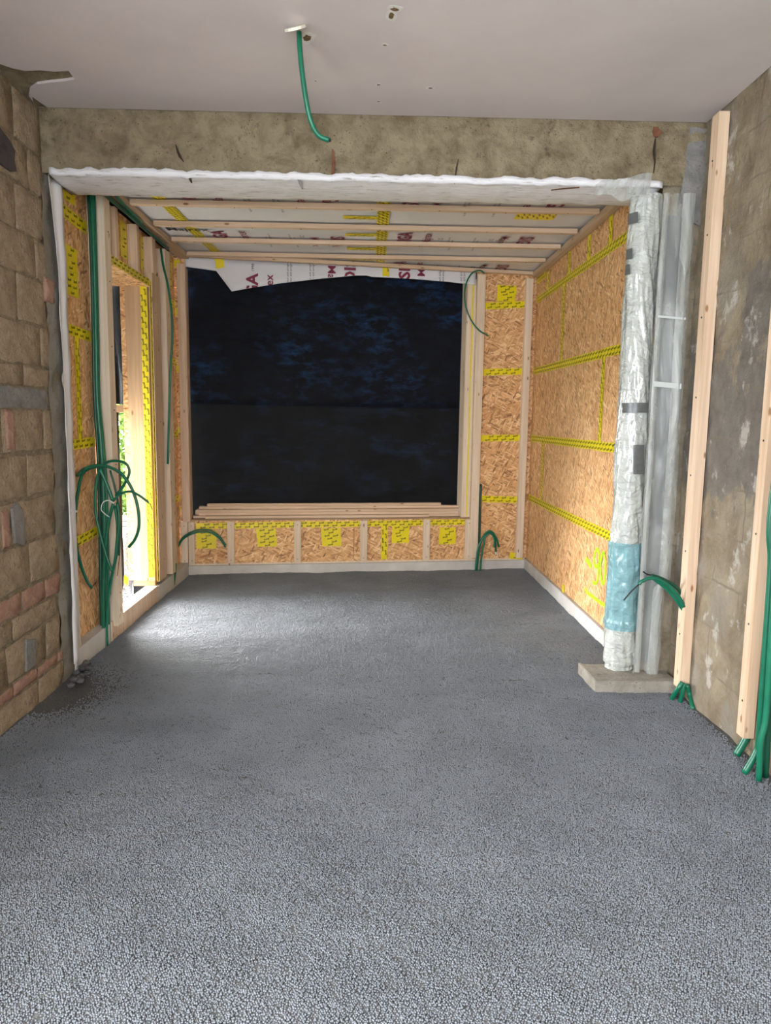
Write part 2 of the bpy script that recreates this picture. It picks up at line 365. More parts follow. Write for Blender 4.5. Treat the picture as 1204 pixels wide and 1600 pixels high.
# beads: a cloud of spheres lying in the screed
sp_ = .0066
gx = np.arange(-1.71, 1.73, sp_); gy = np.arange(.85, 7.08, sp_*.9)
GX, GY = np.meshgrid(gx, gy); GX = GX+(np.arange(len(gy)) % 2)[:, None]*sp_*.5
GX = (GX+rng.uniform(-.0021, .0021, GX.shape)).ravel(); GY = (GY+rng.uniform(-.0021, .0021, GY.shape)).ravel()
back = BL.y+(GX-BL.x)*(BR.y-BL.y)/(BR.x-BL.x)
edge = np.where(GY > 4.02, np.where(GX > 1.55, 0, 1), np.where(GX > 1.70, 0, 1))*np.where(GX < -1.685, 0, 1)
ok = (GY < back-.02) & (edge > 0); GX, GY = GX[ok], GY[ok]
clump = fbm(GX*62, GY*48, 2, 41); smear = fbm(GX*4, GY*4, 4, 55)
corner = np.exp(-(((GX+1.66)/.30)**2+((GY-3.72)/.42)**2))+.6*np.exp(-((GX-1.72)/.07)**2)*(GY < 4)
keep = (rng.random(len(GX)) < np.clip(1.25-(clump < .20)*.4-(smear > .76)*.25-corner*1.6, 0, 1))
GX, GY, clump = GX[keep], GY[keep], clump[keep]
GZ = hf(GX, GY)-.0016+(clump-.5)*.0065+rng.normal(0, .0011, len(GX))
bme = bpy.data.meshes.new('screed_beads'); bme.vertices.add(len(GX)); bme.vertices.foreach_set('co', np.stack([GX, GY, GZ], 1).ravel())
at = bme.attributes.new('rad', 'FLOAT', 'POINT'); at.data.foreach_set('value', rng.uniform(.0023, .0037, len(GX)))
beads = bpy.data.objects.new('screed_beads', bme); COL.objects.link(beads); beads.parent = floor; tag(beads, kind='stuff')
g = bpy.data.node_groups.new('beads_to_spheres', 'GeometryNodeTree')
g.interface.new_socket('Geometry', in_out='INPUT', socket_type='NodeSocketGeometry'); g.interface.new_socket('Geometry', in_out='OUTPUT', socket_type='NodeSocketGeometry')
gi = g.nodes.new('NodeGroupInput'); go = g.nodes.new('NodeGroupOutput'); mp = g.nodes.new('GeometryNodeMeshToPoints'); sm = g.nodes.new('GeometryNodeSetMaterial')
na = g.nodes.new('GeometryNodeInputNamedAttribute'); na.data_type = 'FLOAT'; na.inputs['Name'].default_value = 'rad'; sm.inputs['Material'].default_value = BEAD
g.links.new(gi.outputs[0], mp.inputs['Mesh']); g.links.new(na.outputs['Attribute'], mp.inputs['Radius']); g.links.new(mp.outputs[0], sm.inputs[0]); g.links.new(sm.outputs[0], go.inputs[0])
md = beads.modifiers.new('spheres', 'NODES'); md.node_group = g; bme.materials.append(BEAD)

def st(o, label=None): return tag(o, kind='structure', label=label)
# left masonry wall: mortar backing with real blocks in front
wl = st(box('wall_left', (-1.95, -1.707), (1.2, 4.02), (-.1, 3.03), BEDM, bev=0), 'old pumice block wall with crumbling joints')
def block(y0, y1, z0, z1, mat, seed, proud=.0, name='block', parent=wl):
    nu, nv = 7, 5; cy, cz = (y0+y1)/2, (z0+z1)/2
    V = []; rr = random.Random(seed); ea, eb = min(.12, .010/(y1-y0)), min(.2, .010/(z1-z0)); AU = [0, ea, .28, .5, .72, 1-ea, 1]; AV = [0, eb, .5, 1-eb, 1]
    for j in range(nv):
        for i in range(nu):
            a, b = AU[i], AV[j]; e = i in (0, nu-1) or j in (0, nv-1)
            yy = y0+(y1-y0)*a+rr.uniform(-.008, .008); zz = z0+(z1-z0)*b+rr.uniform(-.006, .006)
            xx = -1.701+proud+rr.uniform(-.003, .003)-(.005+rr.uniform(0, .004) if e else 0)
            V.append((xx+1.7, yy-cy, zz-cz))
    Fs = [(j*nu+i, j*nu+i+1, (j+1)*nu+i+1, (j+1)*nu+i) for j in range(nv-1) for i in range(nu-1)]
    rim = [i for i in range(nu)]+[j*nu+nu-1 for j in range(1, nv)]+[(nv-1)*nu+i for i in range(nu-2, -1, -1)]+[j*nu for j in range(nv-2, 0, -1)]
    b0 = len(V)
    for k in rim: v = V[k]; V.append((-.045, v[1], v[2]))
    for k in range(len(rim)): k2 = (k+1) % len(rim); Fs.append((rim[k2], rim[k], b0+k, b0+k2))
    me = me_from(V, Fs, name, True)
    return link(name, me, mat, parent, Matrix.Translation((-1.7, cy, cz)))
courses = [(-.08, .105, 'b', .5, .31), (.115, .175, 'r', .26, .07), (.19, .375, 'b', .45, .20), (.385, .49, 'b', .52, .05), (.50, .605, 'r', .25, .18), (.62, .825, 'b', .47, .33),
           (.84, 1.045, 'b', .48, .05), (1.065, 1.265, 'b', .47, .32), (1.285, 1.49, 'b', .42, .12), (1.605, 1.70, 'b', .5, .3), (1.71, 1.91, 'b', .48, .1), (1.92, 2.14, 'b', .50, .33),
           (2.15, 2.34, 'b', .46, .12), (2.35, 2.56, 'b', .50, .3), (2.57, 2.76, 'b', .44, .15), (2.77, 3.0, 'b', .47, .28)]
sd = 0
for z0, z1, kd, wd, off in courses:
    y = 3.90; first = True
    ends = []
    while y > 1.75:
        w_ = (off if first else wd*random.uniform(.9, 1.08)); first = False
        y0 = y-w_; sd += 1
        if w_ > .05:
            m_ = BLOCKM if kd == 'b' else (PINKB if y > 2.9 or random.random() < .6 else BLOCKM)
            o = block(y0+.006, y-.006, z0, z1, m_, sd, random.uniform(-.002, .003), 'block' if m_ is BLOCKM else 'brick')
        y = y0
    block(1.22, y, z0, z1, BLOCKM, sd+500)
block(3.30, 3.37, .845, 1.02, PINKB, 901, .008, 'brick'); block(3.40, 3.47, 1.30, 1.485, PINKB, 902, .006, 'brick'); block(3.86, 3.96, 2.05, 2.17, PINKB, 903, .014, 'brick')
# horizontal grey chase of cement and stains
def slab_patch(name, outline, x, th, mat, parent, axis='x', res=.0, jit=.006, seed=1):
    rr = random.Random(seed); P = []
    for i in range(len(outline)):
        a, b = outline[i], outline[(i+1) % len(outline)]; n_ = max(1, int(math.hypot(b[0]-a[0], b[1]-a[1])/.04))
        for k in range(n_): P.append((a[0]+(b[0]-a[0])*k/n_+rr.uniform(-jit, jit), a[1]+(b[1]-a[1])*k/n_+rr.uniform(-jit, jit)))
    bm = bmesh.new(); vs = [bm.verts.new((x, p[0], p[1]) if axis == 'x' else ((p[0], x, p[1]) if axis == 'y' else (p[0], p[1], x))) for p in P]
    f_ = bm.faces.new(vs); r = bmesh.ops.extrude_face_region(bm, geom=[f_]); d = {'x': Vector((th, 0, 0)), 'y': Vector((0, th, 0)), 'z': Vector((0, 0, th))}[axis]
    for v in [q for q in r['geom'] if isinstance(q, bmesh.types.BMVert)]: v.co += d
    bmesh.ops.recalc_face_normals(bm, faces=bm.faces[:]); bmesh.ops.triangulate(bm, faces=bm.faces[:])
    me = bpy.data.meshes.new(name); bm.to_mesh(me); bm.free(); return link(name, me, mat, parent)
slab_patch('cement_filling', [(1.0, 1.502), (3.84, 1.498), (3.84, 1.595), (1.0, 1.607)], -1.714, .010, MORTAR, wl, jit=.007, seed=3)
slab_patch('cement_stain', [(3.41, .86), (3.50, .83), (3.50, .99), (3.45, 1.04), (3.39, 1.02)], -1.70, .012, MORTAR, wl, seed=4)
slab_patch('cement_stain', [(3.45, .20), (3.55, .20), (3.56, .34), (3.47, .36)], -1.70, .010, MORTAR, wl, seed=5)
slab_patch('dark_patch', [(3.30, 2.60), (3.50, 2.58), (3.60, 2.60), (3.59, 2.70), (3.50, 2.74), (3.38, 2.76), (3.28, 2.72)], -1.70, .011, flat('dark_cement', (.07, .06, .06), .9, .2, .3, 20, .6, 40), wl, jit=.012, seed=6)  # raised patch of dark mottled grey high on the wall
# grey jamb edge of the left wall
def rough_face(u0, u1, v0, v1, place, amp=.008, cell=.03, seed=0):
    nu, nv = max(3, int((u1-u0)/cell)), max(3, int((v1-v0)/cell))
    return grid_me(nu, nv, lambda a, b: place(u0+(u1-u0)*a, v0+(v1-v0)*b, (n1((u0+(u1-u0)*a)*9, (v0+(v1-v0)*b)*9, seed)-.5)*2*amp), 'rough')
jl = st(link('trim_1', rough_face(3.87, 4.06, -.05, 2.70, lambda y, z, d: (-1.700+d, y-.006*math.sin(z*9), z), .016, .022, 11), concrete('patchy_edge_render', (.20, .165, .115), (.26, .245, .215), (.09, .08, .06), 3)), 'grey cement edging where the left wall meets the opening')
crm = rng.uniform(-1, 1, (46, 3))
for k in range(14):
    c_ = Vector((-1.665+abs(crm[k][0])*.09, 3.9+crm[k][1]*.17, .015+abs(crm[k][2])*.02)); me = bpy.data.meshes.new('rubble'); bm = bmesh.new(); bmesh.ops.create_icosphere(bm, subdivisions=1, radius=random.uniform(.014, .03))
    for v in bm.verts: v.co *= random.uniform(.7, 1.3); v.co.z *= .7
    bm.to_mesh(me); bm.free(); link('mortar_lump', me, flat('dark_mortar', (.09, .09, .09), .85, .2, .3, 30, .5, 60) if k == 0 else bpy.data.materials['dark_mortar'], jl, Matrix.Translation(c_))  # lumps share one dark mottled grey
# right masonry wall
wr = st(link('wall_right', rough_face(-1.65, 4.0, -.1, 3.03, lambda y, z, d: (XR+d*.9, y, z), .014, .035, 5), RWALL), 'old right wall with patchy beige and grey render')
# jamb pier right of the opening
fJ = Fr((0, YB+.01, 0), (1, 0, 0), (0, 0, 1))
jr = st(link('trim_2', rough_face(1.52, 1.735, -.05, 3.0, lambda x, z, d: (x, 3.93+d, z), .012, .02, 8), concrete('stained_pier_render', (.17, .14, .095), (.27, .23, .17), (.085, .07, .045), 7)), 'stained narrow pier right of the opening')
slab_patch('cement_patch', [(1.60, 2.55), (1.725, 2.50), (1.725, 2.98), (1.63, 2.985)], 3.915, -.012, MORTAR, jr, 'y', seed=9)
# rear part of the room (behind the camera) with its big window opening
st(box('wall_left_rear', (-1.95, -1.70), (-1.65, 1.2), (-.1, .3), RWALL, bev=0)); st(box('wall_left_rear', (-1.95, -1.70), (-1.65, 1.2), (2.6, 3.03), RWALL, bev=0)); st(box('wall_left_rear', (-1.95, -1.70), (-1.65, -1.5), (.3, 2.6), RWALL, bev=0))
for nm, x_, z_ in (('wall_rear', (-1.95, -.7), (-.1, 3.03)), ('wall_rear', (1.1, 1.97), (-.1, 3.03)), ('wall_rear', (-.7, 1.1), (-.1, .7)), ('wall_rear', (-.7, 1.1), (2.4, 3.03))):
    st(box(nm, x_, (-1.85, -1.60), z_, RWALL, bev=0))
st(box('wall_right_core', (1.745, 2.0), (-1.85, 7.3), (-.1, 3.03), MORTAR, bev=0))
# ceiling: bare slab, plaster skin with a broken-off corner
cl = st(box('ceiling', (-1.95, 1.97), (-1.85, 4.3), (3.022, 3.2), BEAMC, bev=0), 'concrete ceiling slab under lilac-grey plaster')
notch = [WZ(px, py, ZC) for px, py in ((-60, 62), (0, 100), (20, 107), (40, 111), (62, 110), (85, 112), (107, 111), (117, 124), (100, 127), (78, 129), (58, 132), (47, 140), (45, 150), (52, 160))]
outl = [(-1.69, -1.6), (-1.69, notch[0].y)]+[(p.x, p.y) for p in notch]+[(-1.68, 3.78), (-1.66, 3.90), (1.715, 3.90), (1.715, -1.6)]
outl = [outl[0], outl[1]]+[q for q in outl[2:]]
bm = bmesh.new(); f_ = bm.faces.new([bm.verts.new((p[0], p[1], 3.010)) for p in outl]); r = bmesh.ops.extrude_face_region(bm, geom=[f_])
for v in [q for q in r['geom'] if isinstance(q, bmesh.types.BMVert)]: v.co.z += .014
bmesh.ops.recalc_face_normals(bm, faces=bm.faces[:]); bmesh.ops.triangulate(bm, faces=bm.faces[:]); me = bpy.data.meshes.new('plaster'); bm.to_mesh(me); bm.free()
link('plaster_skin', me, PLASTER, cl)
DARKP = flat('bare_brown_hole', (.16, .10, .05), .9, .2, .4, 60)
PALEP = flat('broken_plaster_edge', (.66, .64, .61), .8, .2, .1, 60)
for i, (px, py, a, b) in enumerate(((616, 14, .030, .02), (611, 24, .022, .035), (601, 70, .014, .008), (591, 132, .014, .010), (591, 158, .008, .006), (480, 59, .034, .040), (493, 126, .008, .005), (672, 137, .02, .01))):
    p = WZ(px, py, 3.01)
    for nm, s_, dz, mt in (('plaster_chip', 1.25, -.0010, PALEP), ('hole', .62, -.0022, DARKP)):
        n_ = 11; vs = [(math.cos(k/n_*6.283)*a*s_*random.uniform(.6, 1.15), math.sin(k/n_*6.283)*b*s_*random.uniform(.6, 1.15), 0) for k in range(n_)]
        vs += [(x*.9, y*.9, .004) for x, y, _ in vs]; fs = [tuple(range(n_))[::-1]]+[(k, (k+1) % n_, n_+(k+1) % n_, n_+k) for k in range(n_)]
        link(nm, me_from(vs, fs, nm), mt, cl, Matrix.Translation((p.x, p.y, 3.010+dz)))
# concrete beam
def beamv(x, z, d): return (x, YB+d, z)
beam = bpy.data.objects.new('concrete_beam', None); COL.objects.link(beam); beam.location = (0, 4.08, BZ); _W[beam.name] = Matrix.Translation(beam.location); beam.matrix_world = _W[beam.name]
tag(beam, 'long rough concrete beam across the room under the ceiling', 'beam')
bo = box('beam_core', (-1.72, 1.73), (YB+.012, 4.30), (BZ+.006, 3.02), BEAMC, beam, bev=0)
link('beam_face', rough_face(-1.705, 1.725, BZ-.002, 3.012, lambda x, z, d: (x, YB+d*.6+.003*math.sin(z*40), z), .009, .02, 15), BEAMC, beam)
RUST = flat('rusty_red_stain', (.17, .07, .04), .85, .2, .4, 40)
CRK = flat('dark_crack', (.045, .035, .025), .9, .1)
def crack(pix, wd, mat, name='crack', parent=beam, y=YB-.010):
    P = [WY(a, b, y) for a, b in pix]; V = []; n_ = len(P)
    for i, p in enumerate(P):
        t = wd*(1-abs(2*i/(n_-1)-1)*.7)*random.uniform(.7, 1.2); V += [(p.x-t, y, p.z), (p.x+t, y, p.z), (p.x-t, y+.02, p.z), (p.x+t, y+.02, p.z)]
    Fs = []
    for i in range(n_-1):
        a, b = i*4, i*4+4; Fs += [(a, a+1, b+1, b), (a+2, a, b, b+2), (a+1, a+3, b+3, b+1)]
    Fs += [(0, 1, 3, 2), (n_*4-4, n_*4-3, n_*4-1, n_*4-2)]
    link(name, me_from(V, Fs, name), mat, parent)
crack([(274, 226), (278, 238), (281, 245), (286, 252)], .008, CRK); crack([(291, 268), (295, 276), (298, 284)], .010, CRK)
crack([(519, 233), (521, 250), (520, 268), (518, 282)], .014, RUST, 'rust_streak'); crack([(1024, 198), (1027, 206), (1025, 214)], .022, RUST, 'rust_streak')
crack([(1024, 216), (1022, 235), (1023, 252), (1021, 270)], .005, CRK); crack([(716, 248), (713, 262), (710, 286)], .004, CRK); crack([(464, 276), (469, 284), (472, 294)], .012, MORTAR, 'mortar_smear')
crack([(905, 292), (880, 294), (862, 296)], .01, RUST, 'rust_streak')
# white fleece lip on the beam underside and lower edge
def lipfn(a, b):
    x = -1.66+a*3.16; s_ = b*.40
    d = (n1(x*14, b*3, 31)-.5)
    top = BZ+.018+.014*(n1(x*22, 0, 77)-.5)*2
    if s_ < .045: return (x, YB-.016+d*.006, top-s_)
    t = s_-.045; return (x, YB-.014+t, BZ-.010-.012*math.sin(t*9)+d*.012)
lip = link('fleece_strip', grid_me(150, 14, lipfn, 'lip'), LIP, beam); tag(lip, 'white smeared fleece along the underside')
SM = lip.modifiers.new('thick', 'SOLIDIFY'); SM.thickness = .002

# ------------------------------------------------------------------ text and tapes
FONT = {}
def word_mesh(txt, bold=.0, shear=0.):
    k = (txt, bold, shear)
    if k in FONT: return FONT[k]
    cu = bpy.data.curves.new('w', 'FONT'); cu.body = txt; cu.size = 1; cu.resolution_u = 2; cu.offset = bold; cu.shear = shear; cu.align_x = 'CENTER'; cu.align_y = 'CENTER'
    o = bpy.data.objects.new('w', cu); COL.objects.link(o); bpy.context.view_layer.update()
    me = bpy.data.meshes.new_from_object(o.evaluated_get(bpy.context.evaluated_depsgraph_get()))
    bpy.data.objects.remove(o); V = [v.co.to_2d() for v in me.vertices]; Fs = [tuple(p.vertices) for p in me.polygons]
    FONT[k] = (V, Fs); return FONT[k]
def put_words(items, fr, n, mat, name='lettering', parent=None, clip=None):
    """items: (text, u, v, angle, size, bold) in frame coordinates"""
    V, Fs = [], []
    for txt, u, v, a, s_, bo_ in items:
        wv, wf = word_mesh(txt, bo_); b0 = len(V); c, d = math.cos(a), math.sin(a)
        for q in wv:
            x, y = q.x*s_, q.y*s_; V.append((u+x*c-y*d, v+x*d+y*c))
        Fs += [tuple(i+b0 for i in f) for f in wf]
    bm = bmesh.new(); vs = [bm.verts.new((a, b, 0)) for a, b in V]
    for f in Fs:
        try: bm.faces.new([vs[i] for i in f])
        except ValueError: pass
    for co, no in (clip or []):
        bmesh.ops.bisect_plane(bm, geom=bm.verts[:]+bm.edges[:]+bm.faces[:], plane_co=(*co, 0), plane_no=(*no, 0), clear_outer=True)
    for v_ in bm.verts: v_.co = fr.P(v_.co.x, v_.co.y, n)
    bmesh.ops.recalc_face_normals(bm, faces=bm.faces[:])
    me = bpy.data.meshes.new(name); bm.to_mesh(me); bm.free(); return link(name, me, mat, parent)
WORD = 'Sicrall'
def tape(fr, p0, p1, wid, parent, n=.003, ang=.22, dense=1.0, seed=None, px=True, name='tape_strip', word=True):
    a = Vector(fr.uv(*p0)) if px else Vector(p0); b = Vector(fr.uv(*p1)) if px else Vector(p1)
    d = b-a; L = d.length; d = d/L
    if abs(d.x) >= abs(d.y):
        if d.x < 0: a, b, d = b, a, -d
    elif d.y < 0: a, b, d = b, a, -d
    e = Vector((-d.y, d.x)); rr = random.Random(seed if seed is not None else int(abs(a.x*1000+a.y*7777+L*333)))
    k = max(2, int(L/.12)); V = []
    for i in range(k+1):
        t = L*i/k; j = rr.uniform(-.0012, .0012)*(2 if 0 < i < k else 1); q = a+d*t
        for s_, dn in ((-wid/2, 0), (wid/2, 0)):
            r2 = q+e*(s_+j)+(d*rr.uniform(-.006, .006) if i in (0, k) else Vector((0, 0))); V.append(fr.P(r2.x, r2.y, n+rr.uniform(0, .0008)))
    Fs = [(2*i, 2*i+2, 2*i+3, 2*i+1) for i in range(k)]
    me = me_from(V, Fs, name, False); o = link(name, me, TAPE, parent); md = o.modifiers.new('t', 'SOLIDIFY'); md.thickness = .0012; md.offset = -1
    if word:
        it = []; th = math.atan2(d.y, d.x); rows = max(1, round(wid/.030)); stp = .082/dense; r0 = rr.uniform(0, .05)
        for r_i in range(rows):
            t = .045+((r_i*.037+r0) % stp); c_ = (r_i+.5)/rows*wid-wid/2
            while t < L-.035:
                q = a+d*t+e*c_; it.append((WORD, q.x, q.y, th+ang, .0205, .03)); t += stp
        if it: put_words(it, fr, n+.0022, INK, 'lettering', o)
    return o
def patch(fr, x0, y0, x1, y1, parent, ang=.22, n=.003):
    a = fr.uv(x0, (y0+y1)/2); b = fr.uv(x1, (y0+y1)/2); c = fr.uv((x0+x1)/2, y0); d = fr.uv((x0+x1)/2, y1)
    hgt = math.hypot(c[0]-d[0], c[1]-d[1]); k = max(1, round(hgt/.075)); root = None
    v0 = d[1]; 
    for i in range(k):
        v = v0+hgt*(i+.5)/k; j = random.uniform(-.006, .006)
        tape(fr, (a[0]+j, v), (b[0]+j, v), hgt/k+.002, parent, n+.0012*(i % 2), ang, px=False)

# ------------------------------------------------------------------ annex walls
# back wall panels around the window
sW0, _ = fB.uv(296, 700); sW1, _ = fB.uv(737, 700); zK = .505
wb = st(box('wall_back', (-.25, WB+.3), (.30, .32), (-.1, 3.0), BLACKF, bev=0, fr=fB), 'timber framed end wall of the extension with a covered opening')
def osbB(u0, u1, z0, z1): return box('osb_panel', (u0+.0015, u1-.0015), (0, .022), (z0+.0015, z1-.0015), OSB_BACK, wb, .001, fB)
osbB(-.03, 1.60, .095, zK); osbB(1.60, sW1, .095, zK)
z_ = .095
for z2 in (.70, 1.32, 1.945, 2.60, 2.86):
    osbB(sW1, WB+.03, z_ if z_ > .1 else .095, z2); z_ = z2
for z0, z2 in ((zK, .70), (.70, 1.32), (1.32, 1.945), (1.945, 2.60), (2.60, 2.86)): osbB(-.03, sW0, z0, z2)
st(box('baseboard_back', (-.02, WB+.02), (-.012, .03), (-.03, .078), SOLE, bev=.002, fr=fB), 'whitened sole plate below the end wall')
st(box('baseboard_back', (-.02, WB), (-.004, .03), (.080, .098), PINE_PALE, bev=.001, fr=fB), 'thin pale batten lying on the end wall sole plate')
# window ledge, reveals
st(box('window_1', (sW0-.02, sW1+.06), (-.002, .30), (zK-.003, zK+.012), wood('ledge_board', (.30, .20, .12), (.42, .30, .19), axis=0), bev=.001, fr=fB), 'wooden ledge of the covered window opening')
# tape on back wall
uK = fB.uv
tape(fB, (306, 822), (735, 815.5), .055, wb, ang=.12)
for x0, y0, x1, y1 in ((307, 830, 338, 857), (401, 826, 431, 854), (502, 825, 532, 853), (612, 822, 638, 848), (686, 824, 711, 850)): patch(fB, x0, y0, x1, y1, wb)
tape(fB, (484, 816), (491, 824), .04, wb, .0045, word=False)
tape(fB, (600.5, 818), (599.5, 874), .060, wb, .0042, .15)
for xa, ya, xb, yb in ((757, 478, 823, 476), (752, 582, 819, 580), (750, 685, 816, 683.5), (748, 779, 812, 781)): tape(fB, (xa, ya), (xb, yb), .062, wb, ang=.2)
patch(fB, 777, 446, 806, 471, wb); tape(fB, (795, 868), (816, 869), .062, wb, .006)
for y in (480, 570, 665, 785): tape(fB, (273, y+8), (281, y+6), .062, wb, word=False)
tape(fB, (268, 412), (281, 412), .06, wb, word=False)
# right wall
wrr = st(box('wall_extension_right', (XRA+.022, 1.744), (4.05, 7.2), (-.1, 3.0), BLACKF, bev=0), 'right wall of the extension clad with strand boards')
def osbR(y0, y1, z0, z1): return box('osb_panel', (XRA, XRA+.022), (y0+.0015, y1-.0015), (z0+.0015, z1-.0015), OSB_SIDE, wrr, .001)
yj = {0: (4.01, 7.082), 1: (4.01, 6.50, 7.082), 2: (4.01, 4.93, 7.082), 3: (4.01, 6.05, 7.082), 4: (4.01, 5.4, 7.082)}
for k, (z0, z1) in enumerate(((.095, .72), (.72, 1.30), (1.30, 1.935), (1.935, 2.61), (2.61, 2.86))):
    for a, b in zip(yj[k], yj[k][1:]): osbR(a, b, z0, z1)
def T(p0, p1, w_=.062, **k): return tape(fR, p0, p1, w_, wrr, ang=.3, dense=1.25, **k)
tapeR = [(-7.06, 2.615, -4.05, 2.615), (-7.06, 1.945, -4.02, 1.925), (-7.06, 1.30, -4.02, 1.305), (-7.06, .715, -4.02, .725)]
for a, b, c, d in tapeR: tape(fR, (a, b), (c, d), .064, wrr, ang=.3, dense=1.25, px=False)
for y, z0, z1 in ((6.05, 1.94, 2.60), (4.93, 1.30, 1.93), (6.55, .72, 1.30), (4.06, .1, .70)): tape(fR, (-y, z0), (-y, z1), .06, wrr, .0045, .3, 1.25, px=False)
for y, z1 in ((6.62, 2.80), (5.93, 2.82), (5.40, 2.82), (4.93, 2.83)): tape(fR, (-y, 2.62), (-y, z1), .075, wrr, .0045, .3, 1.2, px=False)
tape(fR, (-7.06, 2.80), (-6.72, 2.80), .07, wrr, .005, .3, 1.2, px=False)
tape(fR, (-5.66, .085), (-5.66, .16), .06, wrr, .005, .3, px=False, word=False)
st(box('baseboard_right', (XRA-.022, XRA+.02), (4.02, 7.07), (-.03, .092), SOLE, bev=.002), 'whitened sole plate along the right side')
# spray paint
def stroke(pix, wd, name='spray_stroke'):
    P = spline([Vector((*fR.uv(*p), 0)) for p in pix], 6); V = []; n_ = len(P)
    for i, p in enumerate(P):
        t = (P[min(i+1, n_-1)]-P[max(i-1, 0)]).normalized(); e = Vector((-t.y, t.x, 0)); q = wd*random.uniform(.85, 1.15)/2*(.7 if i in (0, n_-1) else 1)
        for s_ in (-1, 1): V.append(fR.P(p.x+e.x*q*s_, p.y+e.y*q*s_, .0035))
    o = link(name, me_from(V, [(2*i, 2*i+2, 2*i+3, 2*i+1) for i in range(n_-1)], name), NEON, wrr); md = o.modifiers.new('t', 'SOLIDIFY'); md.thickness = .001
s8 = lambda x, y: (895+x/12.31, 840+y/12.31)
stroke([s8(*p) for p in ((250, 410), (300, 470), (355, 560))], .040)
stroke([s8(*p) for p in ((495, 520), (440, 560), (410, 500), (415, 360), (460, 225), (505, 300), (505, 480), (490, 700), (465, 850), (420, 880), (380, 850))], .026)
stroke([s8(*p) for p in ((585, 270), (550, 400), (535, 600), (550, 800), (575, 890), (610, 800), (625, 600), (620, 400), (585, 260))], .026)
stroke([s8(*p) for p in ((230, 960), (280, 1060), (400, 1150), (520, 1240), (615, 1310))], .026)
# left wall of the annex with the doorway
yP0, yP1, zH = 4.62, 5.66, 2.44
wl2 = st(box('wall_extension_left', (-2.0, XA-.022), (4.05, 4.64), (-.1, 3.0), BLACKF, bev=0), 'left wall of the extension with an unglazed doorway')
box('wall_segment', (-2.0, XA-.022), (yP1+.32, 6.62), (-.1, 3.0), BLACKF, wl2, bev=0); box('wall_segment', (-2.0, XA-.022), (4.64, yP1+.32), (zH+.03, 3.0), BLACKF, wl2, bev=0)
def osbL(y0, y1, z0, z1, x=XA): return box('osb_panel', (x-.022, x), (y0+.0015, y1-.0015), (z0+.0015, z1-.0015), OSB_SIDE, wl2, .001)
for z0, z1 in ((.095, .70), (.70, 1.30), (1.30, 1.95), (1.95, 2.6), (2.6, 2.86)): osbL(4.06, 4.64, z0, z1); osbL(yP1+.02, 6.60, z0, z1)
osbL(4.64, yP1+.02, zH+.02, 2.86)
def TL(y0, z0, y1, z1, w_=.062, n=.003, word=True): tape(fL, (y0, z0), (y1, z1), w_, wl2, n, .1, px=False, word=word)
TL(4.15, 2.62, 4.62, 2.60, .075); TL(4.15, 1.965, 4.62, 1.95); TL(4.15, 1.29, 4.62, 1.30); TL(4.15, .70, 4.62, .73); TL(4.39, 1.30, 4.39, 1.93, .06, .0045)
for z in (2.40, 2.33, 2.26, 2.19): TL(4.27, z, 4.45, z, .07, .003)
for z in (2.78, 2.72): TL(4.27, z, 4.45, z, .07, .003)
for y in (5.28, 5.72, 6.45):
    for z in (2.78, 2.72, 2.66, 2.60)[:4]: TL(y-.06, z, y+.07, z, .062)
TL(4.80, 2.50, 4.80, 2.80, .06)
for z in (.72, 1.30, 1.94, 2.45): TL(6.40, z, 6.60, z)
# doorway lining: header, far reveal, sill
box('header_lining', (-2.0, -1.70), (4.73, yP1+.01), (zH, zH+.022), OSB_BACK, wl2)
box('reveal_osb_edge', (-1.925, -1.865), (yP1+.004, yP1+.028), (.16, zH), OSB_BACK, wl2, .001)
box('reveal_board', (-1.885, -1.715), (yP1-.006, yP1+.04), (.155, zH), BOARD, wl2, .001); box('reveal_foot', (-1.885, -1.715), (yP1-.008, yP1+.05), (.115, .155), wood('dark_foot_board', (.45, .25, .12), (.55, .33, .17), axis=0), wl2, .001)
box('header_plate', (-1.76, -1.70), (4.73, 5.7), (zH+.022, zH+.055), PINE_PALE, wl2, .001)
fH = Fr((-1.698, 0, 0), (0, 1, 0), (0, 0, 1)); tape(fH, (4.75, zH+.03), (5.64, zH+.03), .055, wl2, .003, .12, px=False)
fV = Fr((0, yP1-.007, 0), (1, 0, 0), (0, 0, 1)); tape(fV, (-1.742, .19), (-1.742, zH), .050, wl2, .002, .2, px=False); tape(fH, (yP1+.012, .15), (yP1+.012, zH+.05), .040, wl2, .004, .2, px=False)
sill = box('doorway_sill', (-1.78, -1.685), (4.60, 5.62), (-.01, .125), PINE, None, .003); tag(sill, 'thick timber sill beam lying across the left doorway', 'sill')
st(box('baseboard_left', (-1.78, -1.69), (4.04, 4.60), (-.03, .115), SOLE, bev=.002), 'whitened sole plate left of the doorway'); st(box('baseboard_left', (-1.78, -1.69), (5.62, 6.62), (-.03, .115), SOLE, bev=.002), 'whitened sole plate past the doorway')

